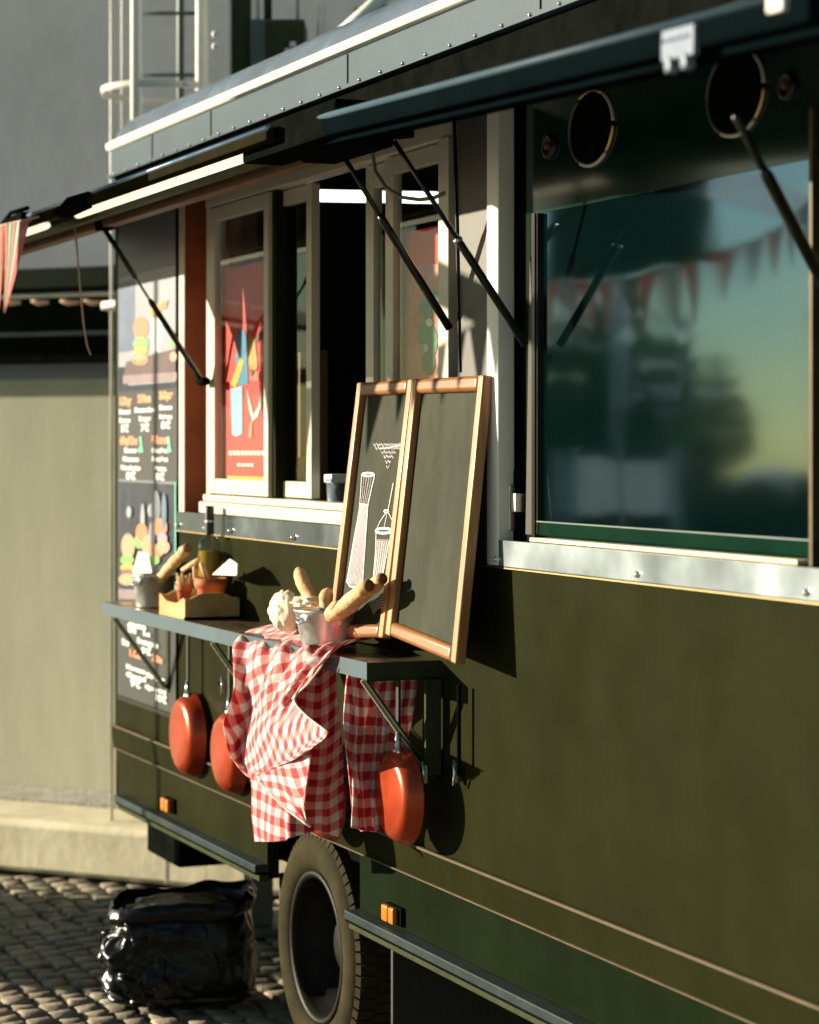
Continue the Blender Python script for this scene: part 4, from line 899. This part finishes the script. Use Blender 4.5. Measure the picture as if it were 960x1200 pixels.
bunting((-9.20, -1.80, 2.62), (-7.80, -1.80, 2.62), .02, 8, 'string of orange and pink pennants along the canopy eave, seen mirrored in the side window', .26, .18)
bunting((-7.78, -1.81, 2.64), (-6.75, -1.86, 2.86), .015, 7, 'shorter string of pennants rising away from the canopy corner', .20, .13)
# the visible pennants at the hatch corner
t = thing('bunting', (X(10, -.62), -.62, 2.7), 'pink, mint and orange striped pennants hanging from the far left hatch corner', 'bunting', 'strings of flags')
for (a, b, tip, mts) in (((6, 262), (33, 258), (4, 369), ['orange_cloth', 'mint', 'pink', 'cloth_white', 'pink', 'pink']), ((-22, 270), (7, 263), (-1, 365), ['orange_cloth', 'pink'])):
    m = MB(); p, q, tp = P(*a, -.64), P(*b, -.64), P(*tip, -.66); n = len(mts)
    for k in range(n):
        u, v = p.lerp(q, k/n), p.lerp(q, (k+1)/n); rows = []
        for i in range(9):
            f_ = i/8*.98; bend = Vector((.012*math.sin(f_*3.2), 0, 0)); rows.append([u.lerp(tp, f_)+bend+Vector((0, .001*k, 0)), v.lerp(tp, f_)+bend+Vector((0, .001*k, 0))])
        m.grid(rows, mts[k])
    m.build('flag', t, solid=.0008)
m = MB(); m.tube([P(-40, 275, -.63), P(6, 263, -.63), P(33, 257, -.63), P(45, 254, -.61)], .004, 'string', 6); m.build('cord', t)
m = MB(); m.tube([P(*a, -.5) for a in ((88, 268), (91, 300), (94, 340), (98, 380), (102, 405), (106, 415))], .0035, 'string', 6)
tag(m.build('hanging_string', None, org=P(88, 268, -.5)), 'thin loose pale string dangling from the left part of the hatch', 'string')
# ------------------------------------------------------------------ rubbish bag
def bagobj():
    c = PZ(175, 1178, 0.0); c = Vector((c.x, c.y+.12, 0)); m = MB(); bm = m.bm
    r = bmesh.ops.create_icosphere(bm, subdivisions=6, radius=1)
    Rv = Vector((S, K, 0)); Fv = Vector((-K, S, 0))
    def crease(p, sc_, sd): 
        d, _ = noise.voronoi(Vector((p.x*sc_+sd, p.y*sc_, p.z*sc_*.55+.5*sc_*p.x))); return min(1, (d[1]-d[0])*1.6)
    for v in r['verts']:
        p = v.co.normalized(); e = 3.6
        k = (abs(p.x)**e+abs(p.y)**e+abs(p.z)**e)**(-1/e); q = p*k
        w = .245*(1-.07*q.z); zz = (q.z*.5+.5)*.360*(1+.05*q.x)
        left = min(1, max(0, .25-q.x*1.1)); wp = q+Vector((nz(q, 2, 1), nz(q, 2, 2), nz(q, 2, 3)))*.35
        d = (.010+.030*left)*crease(wp, 2.3, 3)+(.002+.014*left)*crease(wp, 5.0, 7)+.012*nz(q, 2.0, 4)
        q2 = Vector((q.x*w+p.x*d, q.y*.19+p.y*d, 0))
        if q.z < -.75: q2 *= 1.06+.06*nz(q, 4, 9)
        v.co = c+Rv*q2.x+Fv*q2.y+Vector((0, 0, max(.002, zz+.3*d*max(0, p.z))))
    for f_ in bm.faces: f_.material_index = m.mi('bag_plastic'); f_.smooth = True
    m.mi('bag_plastic')
    t = thing('rubbish_bag', c, 'full shiny black plastic rubbish bag standing on the cobbles left of the wheel', 'rubbish bag')
    m.build('bag_body', t)
    m = MB(); rows = []
    for i in range(7):
        rows.append([]); 
        for k in range(121):
            a = 2*math.pi*k/120; e = 4.0; cx, cy = math.cos(a), math.sin(a); kk = (abs(cx)**e+abs(cy)**e)**(-1/e); f_ = i/6
            w = 1.0+.06*math.sin(f_*3.14)+.05*nz((cx*5, cy*5, f_*2), 1, 3)+.03*nz((cx*14, cy*14, f_*3), 1, 5)
            rows[-1].append(c+Rv*cx*kk*.236*w+Fv*cy*kk*.186*w+Vector((0, 0, (.314+.058*f_)*(1+.06*cx)+.022*nz((cx*2.5, cy*2.5, 0), 1, 7))))
    m.grid(rows, 'bag_plastic'); m.build('rolled_rim', t)
bagobj()
# ------------------------------------------------------------------ background building, kerb, ladder
dW = (Vector((-K, S, 0))-2.05*Vector((S, K, 0))).normalized(); nW = Vector((-dW.y, dW.x, 0)); nW = nW if nW.dot(Vector((-K, S, 0))) < 0 else -nW     # faces the camera
B0 = PZ(70, 1027, 0.0)                                # kerb face foot
def W(s, off, z): return B0+(-dW)*s-nW*off+Vector((0, 0, z))      # s runs to the right, off away from the camera
def wbox(m, s0, s1, o0, o1, z0, z1, mt, bev=0):
    vs = [W(s, o, z) for z in (z0, z1) for o in (o0, o1) for s in (s0, s1)]
    bv, ff = m.faces(vs, [(0, 2, 3, 1), (4, 5, 7, 6), (0, 1, 5, 4), (2, 6, 7, 3), (0, 4, 6, 2), (1, 3, 7, 5)], mt)
    if bev:
        es = list({e for f_ in ff for e in f_.edges}); r = bmesh.ops.bevel(m.bm, geom=es, offset=bev, segments=3, affect='EDGES', profile=.5)
        for f_ in r['faces']: f_.material_index = m.mi(mt); f_.smooth = True
bd = thing('building', W(0, 1, 0), 'grey rendered building with a dark loading canopy behind the truck', 'building')
m = MB(); OF = .85
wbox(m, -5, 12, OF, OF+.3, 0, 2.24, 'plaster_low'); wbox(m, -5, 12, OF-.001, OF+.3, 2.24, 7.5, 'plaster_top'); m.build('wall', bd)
m = MB(); 
z0, z1 = CZ+(HY-425)/FOC*11.5, CZ+(HY-318)/FOC*11.5
wbox(m, -5, 3.2, OF-.03, OF-.002, z0, z1, 'canopy_dark'); wbox(m, -5, 3.2, OF-.35, OF-.03, z1-.10, z1, 'canopy_dark', .01); wbox(m, -5, 3.2, OF-.12, OF-.03, z0, z0+.1, 'black')
wbox(m, -5, 3.2, OF-.14, OF-.1, z0+.13, z0+.15, 'galv_dark'); cn = m.build('canopy', bd)
m = MB(); zr = CZ+(HY-344)/FOC*11.2; m.tube([W(-5, OF-.3, zr), W(3.2, OF-.3, zr)], .012, 'galv', 8); m.build('canopy_rail', cn)
random.seed(5)
for px, w in ((15, 20), (47, 22), (82, 24), (110, 26), (140, 20), (-15, 20)):
    c = Q(px, 352, 11.15); m = MB(); r_ = Vector((S, K, 0)); m.tube([c-r_*w/FOC*5.4*1.0, c-r_*.01+Vector((0, 0, -.012)), c+r_*w/FOC*5.2+Vector((0, 0, -.008))], [.006, .013, .009], 'string', 8); m.build('rolled_cloth', cn)
m = MB(); wbox(m, 1.05, 2.6, OF-.02, OF, 3.72, 3.92, 'canopy_dark'); m.build('window', bd)
m = MB(); wbox(m, -5, 8, 0, .50, 0, .235, 'kerbstone', .03)
for s in (-1.9, -.45, .55, 1.9): wbox(m, s, s+.012, -.0015, .3, .01, .20, 'ground')
kb = m.build('low_wall', None, org=W(0, .3, 0)); tag(kb, 'low pale concrete retaining kerb in front of the grey building', 'low wall')
m = MB(); wbox(m, -5, 8, .505, .845, 0, .245, 'gravel'); 
lw = m.build('gravel_strip', None); tag(lw, None, None, None, 'structure')
# ladder cage
cL = Q(192, 108, 10.6); zc = cL.z; rL = 72/FOC*10.6
t = thing('ladder_cage', (cL.x, cL.y, 0), 'galvanised caged ladder tower rising behind the left end of the truck', 'ladder')
def ring(m, z, r=rL, w=.03): 
    rows = [[Vector((cL.x+r*math.cos(a)*1.0, cL.y+r*math.sin(a), z+h)) for a in [2*math.pi*k/48 for k in range(49)]] for h in (-w/2, w/2)]; m.grid(rows, 'white')
for z in (zc, zc+.95, zc-.95): m = MB(); ring(m, z); m.build('hoop', t, solid=.008)
for px, mt, w in ((127, 'galv', .014), (138, 'galv', .012), (167, 'white', .045), (205, 'galv_dark', .03), (241, 'white', .05)):
    u = (px-192)/72.0; a = math.asin(max(-1, min(1, u))); Rv = Vector((S, K, 0)); Fv = Vector((-K, S, 0)); dd = Rv*rL*u+Fv*rL*(.97*math.cos(a)*(1 if px in (127, 205, 138) else -1))
    m = MB(); p = cL+dd; m.tube([(p.x, p.y, 0.0 if px == 127 else 1.5), (p.x, p.y, 6.2)], w*.55, mt, 12); m.build('upright', t)
for k in range(14):
    m = MB(); z = 2.2+k*.28; a = cL+Vector((K, -S, 0))*(-rL*.9); m.tube([Vector((a.x, a.y, z))-Vector((S, K, 0))*.17, Vector((a.x, a.y, z))+Vector((S, K, 0))*.17], .009, 'galv_dark', 6); m.build('rung', t)
t = thing('vent_stack', Q(320, 400, 10.3)*1.0, 'grey steel duct box with pipes and post behind the truck roof', 'ventilation duct'); t.location.z = 0
Fv = Vector((-K, S, 0)); Rv = Vector((S, K, 0))
def fbox(m, px0, px1, py0, py1, tt, dep, mt, z0=None):
    a = Q(px0, py1, tt); b = Q(px1, py0, tt); zz = a.z if z0 is None else z0
    vs = [Vector((p.x, p.y, z))+Fv*o for z in (zz, b.z) for o in (0, dep) for p in (a, b)]
    m.faces(vs, [(0, 2, 3, 1), (4, 5, 7, 6), (0, 1, 5, 4), (2, 6, 7, 3), (0, 4, 6, 2), (1, 3, 7, 5)], mt)
m = MB(); fbox(m, 294, 357, 22, 130, 10.2, .3, 'galv_dark', 0); fbox(m, 311, 357, 24, 130, 10.19, .01, 'bracket', 2.6); m.build('duct_box', t, bevel=.01)
m = MB(); fbox(m, 270, 293, -200, 130, 10.3, .1, 'bracket', 0); fbox(m, 268.5, 271, -200, 130, 10.29, .05, 'galv', 0); m.build('post', t)
for px, w, mt in ((302, 5, 'white'), (314, 9, 'bracket'), (349, 4, 'galv'), (376, 9, 'white')):
    a = Q(px, 24 if px < 360 else 60, 10.3); m = MB(); m.tube([(a.x, a.y, a.z if px < 360 else 2.0), (a.x, a.y, 6.5)], w/FOC*5.5, mt, 14); m.build('pipe', t)
a, b = Q(400, 40, 10.0), Q(450, -5, 10.0); m = MB(); m.tube([a+(a-b)*.5, b+(b-a)], .03, 'white', 10); m.build('pipe', t)
for px, py in ((343, 52), (337, 60), (252, 40), (252, 54)): 
    c = Q(px, py, 10.17); m = MB(); m.lathe([(.0001, -.012), (.012, -.01), (.014, .01)], c, 'white', 'y', 10); m.build('bolt', t)
# ------------------------------------------------------------------ ground
m = MB(); m.box((-120, -120, -.4), (120, 120, -.03), 'ground')
tag(m.build('ground', None), None, None, None, 'structure')
m = MB(); random.seed(11)
for i in range(78):
    for j in range(62):
        an = random.uniform(-.12, .12); x = -12.6+i*.105+(.05 if j % 2 else 0)+random.uniform(-.008, .008); y = -3.2+j*.098+random.uniform(-.006, .006)
        if (Vector((x, y, 0))-B0).dot(-nW) > -.02: continue
        a, b = .047+random.uniform(-.008, .004), .043+random.uniform(-.007, .004); h = random.uniform(-.004, .004); tx, ty = random.uniform(-.003, .003), random.uniform(-.003, .003)
        vs = [(x-a, y-b, -.04), (x+a, y-b, -.04), (x+a, y+b, -.04), (x-a, y+b, -.04)]
        vs += [(x-a, y-b, h-.009), (x+a, y-b, h-.009), (x+a, y+b, h-.009), (x-a, y+b, h-.009)]; c = .84
        vs += [(x-a*c, y-b*c, h-tx-ty), (x+a*c, y-b*c, h+tx-ty), (x+a*c, y+b*c, h+tx+ty), (x-a*c, y+b*c, h-tx+ty)]
        vs = [(x+(vx-x)*math.cos(an)-(vy-y)*math.sin(an), y+(vx-x)*math.sin(an)+(vy-y)*math.cos(an), vz-.004) for vx, vy, vz in vs]
        m.faces(vs, [(0, 1, 5, 4), (1, 2, 6, 5), (2, 3, 7, 6), (3, 0, 4, 7), (4, 5, 9, 8), (5, 6, 10, 9), (6, 7, 11, 10), (7, 4, 8, 11), (8, 9, 10, 11)], 'cobble', True)
tag(m.build('cobblestone_paving', None), None, None, None, 'structure')
# ------------------------------------------------------------------ street side (outside the frame: seen mirrored in the glass and shading the truck)
SUN_AZ, SUN_EL = math.radians(40), math.radians(11.5)          # azimuth from the wall normal
tr_ = Vector((math.sin(SUN_AZ)*math.cos(SUN_EL), math.cos(SUN_AZ)*math.cos(SUN_EL), -math.sin(SUN_EL)))   # light travel
t = thing('canopy_tent', (-8.4, -2.9, 0), 'cream canvas canopy cantilevered from two poles, its dark front board facing the truck', 'canopy')
m = MB(); x0, x1, y0, y1, e = -9.20, -7.80, -3.4, -1.84, 2.62
slab(m, x0, x1, y1+.002, 3.31, y0, 3.75, .03, 'cloth_white'); m.build('canopy_roof', t)
m = MB(); m.box((x0, y1+.004, e), (x1, y1+.03, 3.30), 'paint_dark'); m.build('front_board', t)
m = MB(); m.poly([(-7.92, y1+.05, 2.87), (-6.9, y1+.05, 2.64), (-6.9, y1+.05, 2.74), (-7.6, y1+.05, 2.93)], 'cloth_white'); m.build('streak_strip', t)  # unseen white strip, added to mirror as a bright streak in the glass
m = MB(); m.bar((-11.6, y1-.02, 3.28), (x0, y1-.02, 3.28), .06, .06, 'galv'); m.bar((-11.6, y0+.02, 3.70), (x0, y0+.02, 3.70), .06, .06, 'galv'); m.build('cantilever_beam', t)
for x, y in ((-11.5, y0+.03), (-11.5, y1-.03)): m = MB(); m.tube([(x, y, 0), (x, y, 3.31 if y > -2.5 else 3.7)], .02, 'galv', 10); m.build('pole', t)
def leaves(m, c, r, n, size, mt='foliage', squash=1.0):
    for k in range(n):
        while True:
            d = Vector((random.uniform(-1, 1), random.uniform(-1, 1), random.uniform(-1, 1)))
            if d.length < 1 and d.length > .35+.5*random.random()*nz(d, 2.2, c[0]): break
        p = Vector(c)+Vector((d.x*r, d.y*r, d.z*r*squash)); a = Vector((random.gauss(0, 1), random.gauss(0, 1), random.gauss(0, 1))).normalized(); b = a.orthogonal().normalized()*size; a = a*size*.6
        m.faces([p-b, p+a, p+b, p-a], [(0, 1, 2, 3)], mt)
def tree(x, y, h, r, label):
    t = thing('tree', (x, y, 0), label, 'tree', 'trees across the street'); m = MB(); m.tube([(x, y, 0), (x+.05, y, h*.3), (x-.05, y+.05, h*.6), (x, y, h*.85)], [.16, .13, .09, .03], 'bark', 10)
    for k in range(6): a = k*1.05; m.tube([(x, y, h*(.35+.06*k)), (x+r*.6*math.cos(a), y+r*.6*math.sin(a), h*(.55+.06*k))], [.06, .02], 'bark', 7)
    m.build('trunk', t); m = MB()
    for k in range(9): a = k*2.4; leaves(m, (x+r*.55*math.cos(a)*(k/9), y+r*.55*math.sin(a)*(k/9), h*(.42+.055*k)), r*.62, 170, .15)
    m.build('crown', t)
def mir(px, t_): u = (px-HX)/FOC; return Vector((0, CD, 0))+Vector((-K+u*S, -(S+u*K), 0))*t_
p = mir(690, 25); tree(p.x, p.y, 3.2, 1.5, 'bushy small tree across the street, mirrored in the left part of the side window')
p = mir(775, 29); tree(p.x, p.y, 2.8, 1.1, 'second small tree across the street, mirrored near the middle of the side window')
m = MB(); p = mir(700, 20.5); q = mir(900, 30)
random.seed(9)
t = thing('hedge', (mir(800, 26).x, mir(800, 26).y, 0), 'long dark clipped hedge across the street', 'hedge')
m.bar(mir(520, 27)+Vector((0, 0, .6)), mir(1000, 27)+Vector((0, 0, .6)), .8, 1.2, 'foliage'); 
for k in range(60): leaves(m, mir(520, 27).lerp(mir(1000, 27), k/59)+Vector((0, 0, .9)), .65, 60, .12)
m.build('hedge_leaves', t)
t = thing('banner', (mir(700, 15).x, mir(700, 15).y, 0), 'pale horizontal banner with red marks on two posts across the street', 'banner')
a, b = mir(655, 15), mir(782, 15)
m = MB(); m.bar(a+Vector((0, 0, 1.66)), b+Vector((0, 0, 1.66)), .02, .34, 'cloth_white'); m.build('banner_cloth', t)
for p in (a, b): m = MB(); m.tube([p, p+Vector((0, 0, 1.9))], .03, 'galv', 8); m.build('post', t)
# unseen trough of greenery, added to cast a low shadow across the cobbles
def q2(qv, s): return Vector((.766*qv, -.643*qv, 0))+Vector((tr_.x, tr_.y, 0)).normalized()*s     # q across the light, s along it
t = thing('shade_blocker', q2(-6.8, -9.6), 'unseen long timber trough with low shrubs, added to shade the cobbles', 'shade_blocker')
ctr = q2(-6.82, 0); base_s = -(ctr.y-(-2.75))/tr_.normalized().y*1.0
base = ctr+Vector((tr_.x, tr_.y, 0)).normalized()*(-(ctr.y+2.9)/Vector((tr_.x, tr_.y, 0)).normalized().y)
t.location = (base.x, base.y, 0); side = Vector((.766, -.643, 0)); dd = Vector((tr_.x, tr_.y, 0)).normalized()
m = MB(); m.bar(base-side*.76+Vector((0, 0, .32)), base+side*.76+Vector((0, 0, .32)), .5, .62, 'ply', bev=.01); m.build('blocker_box', t)
m = MB(); 
for k in range(9): leaves(m, base+side*(-.62+k*.155)+Vector((0, 0, .74)), .17, 240, .05)
m.build('blocker_leaves', t)
# far street edge building (low, mirrored in the glass)
t = thing('warehouse', (mir(560, 40).x, mir(560, 40).y, 0), 'low pale grey warehouse across the square', 'building'); m = MB()
a, b = mir(1080, 36), mir(1600, 30); m.bar(a+Vector((0, 0, 1.8)), b+Vector((0, 0, 1.8)), 4, 3.6, 'grey_wall'); m.build('wall', t)
m = MB(); m.bar(a+Vector((0, 0, 3.7)), b+Vector((0, 0, 3.7)), 4.4, .2, 'galv_dark'); m.build('roof', t)
# ------------------------------------------------------------------ light
w = bpy.data.worlds.new('World'); sc.world = w; w.use_nodes = True; nt = w.node_tree; bg = nt.nodes['Background']
sky = nt.nodes.new('ShaderNodeTexSky'); sky.sky_type = 'NISHITA'; sky.sun_disc = False; sky.sun_elevation = SUN_EL
to_sun = -tr_; sky.sun_rotation = math.atan2(to_sun.x, to_sun.y) % (2*math.pi)
sky.air_density = 1.0; sky.dust_density = .4; sky.ozone_density = 1.5
tn = nt.nodes.new('ShaderNodeMix'); tn.data_type = 'RGBA'; tn.blend_type = 'MULTIPLY'; tn.inputs['Factor'].default_value = 1; tn.inputs[7].default_value = (.86, 1.0, .90, 1)
nt.links.new(sky.outputs[0], tn.inputs[6]); nt.links.new(tn.outputs[2], bg.inputs['Color']); bg.inputs['Strength'].default_value = .05
sl = bpy.data.lights.new('sun', 'SUN'); sl.energy = 5.0; sl.angle = math.radians(.55); sl.color = (1, .87, .67)
so = bpy.data.objects.new('sun', sl); COL.objects.link(so); so.rotation_euler = tr_.to_track_quat('-Z', 'Y').to_euler(); so.location = (-10, -10, 6)
# ------------------------------------------------------------------ camera
cd = bpy.data.cameras.new('camera'); co = bpy.data.objects.new('camera', cd); COL.objects.link(co); sc.camera = co
cd.sensor_fit = 'HORIZONTAL'; cd.sensor_width = 24; cd.lens = FOC/960*24; cd.shift_y = -(600-HY)/960; cd.clip_end = 500; cd.clip_start = .05
co.location = CAM; co.rotation_euler = Vector((-K, S, 0)).to_track_quat('-Z', 'Y').to_euler()
cd.dof.use_dof = True; cd.dof.focus_distance = 6.5; cd.dof.aperture_fstop = 2.4
vs = sc.view_settings; vs.view_transform = 'Standard'; vs.look = 'None'; vs.gamma = 1; vs.exposure = 1.15; vs.use_curve_mapping = False
sc.cycles.use_denoising = True; sc.cycles.max_bounces = 8; sc.cycles.transparent_max_bounces = 16
sc.cycles.sample_clamp_indirect = 6
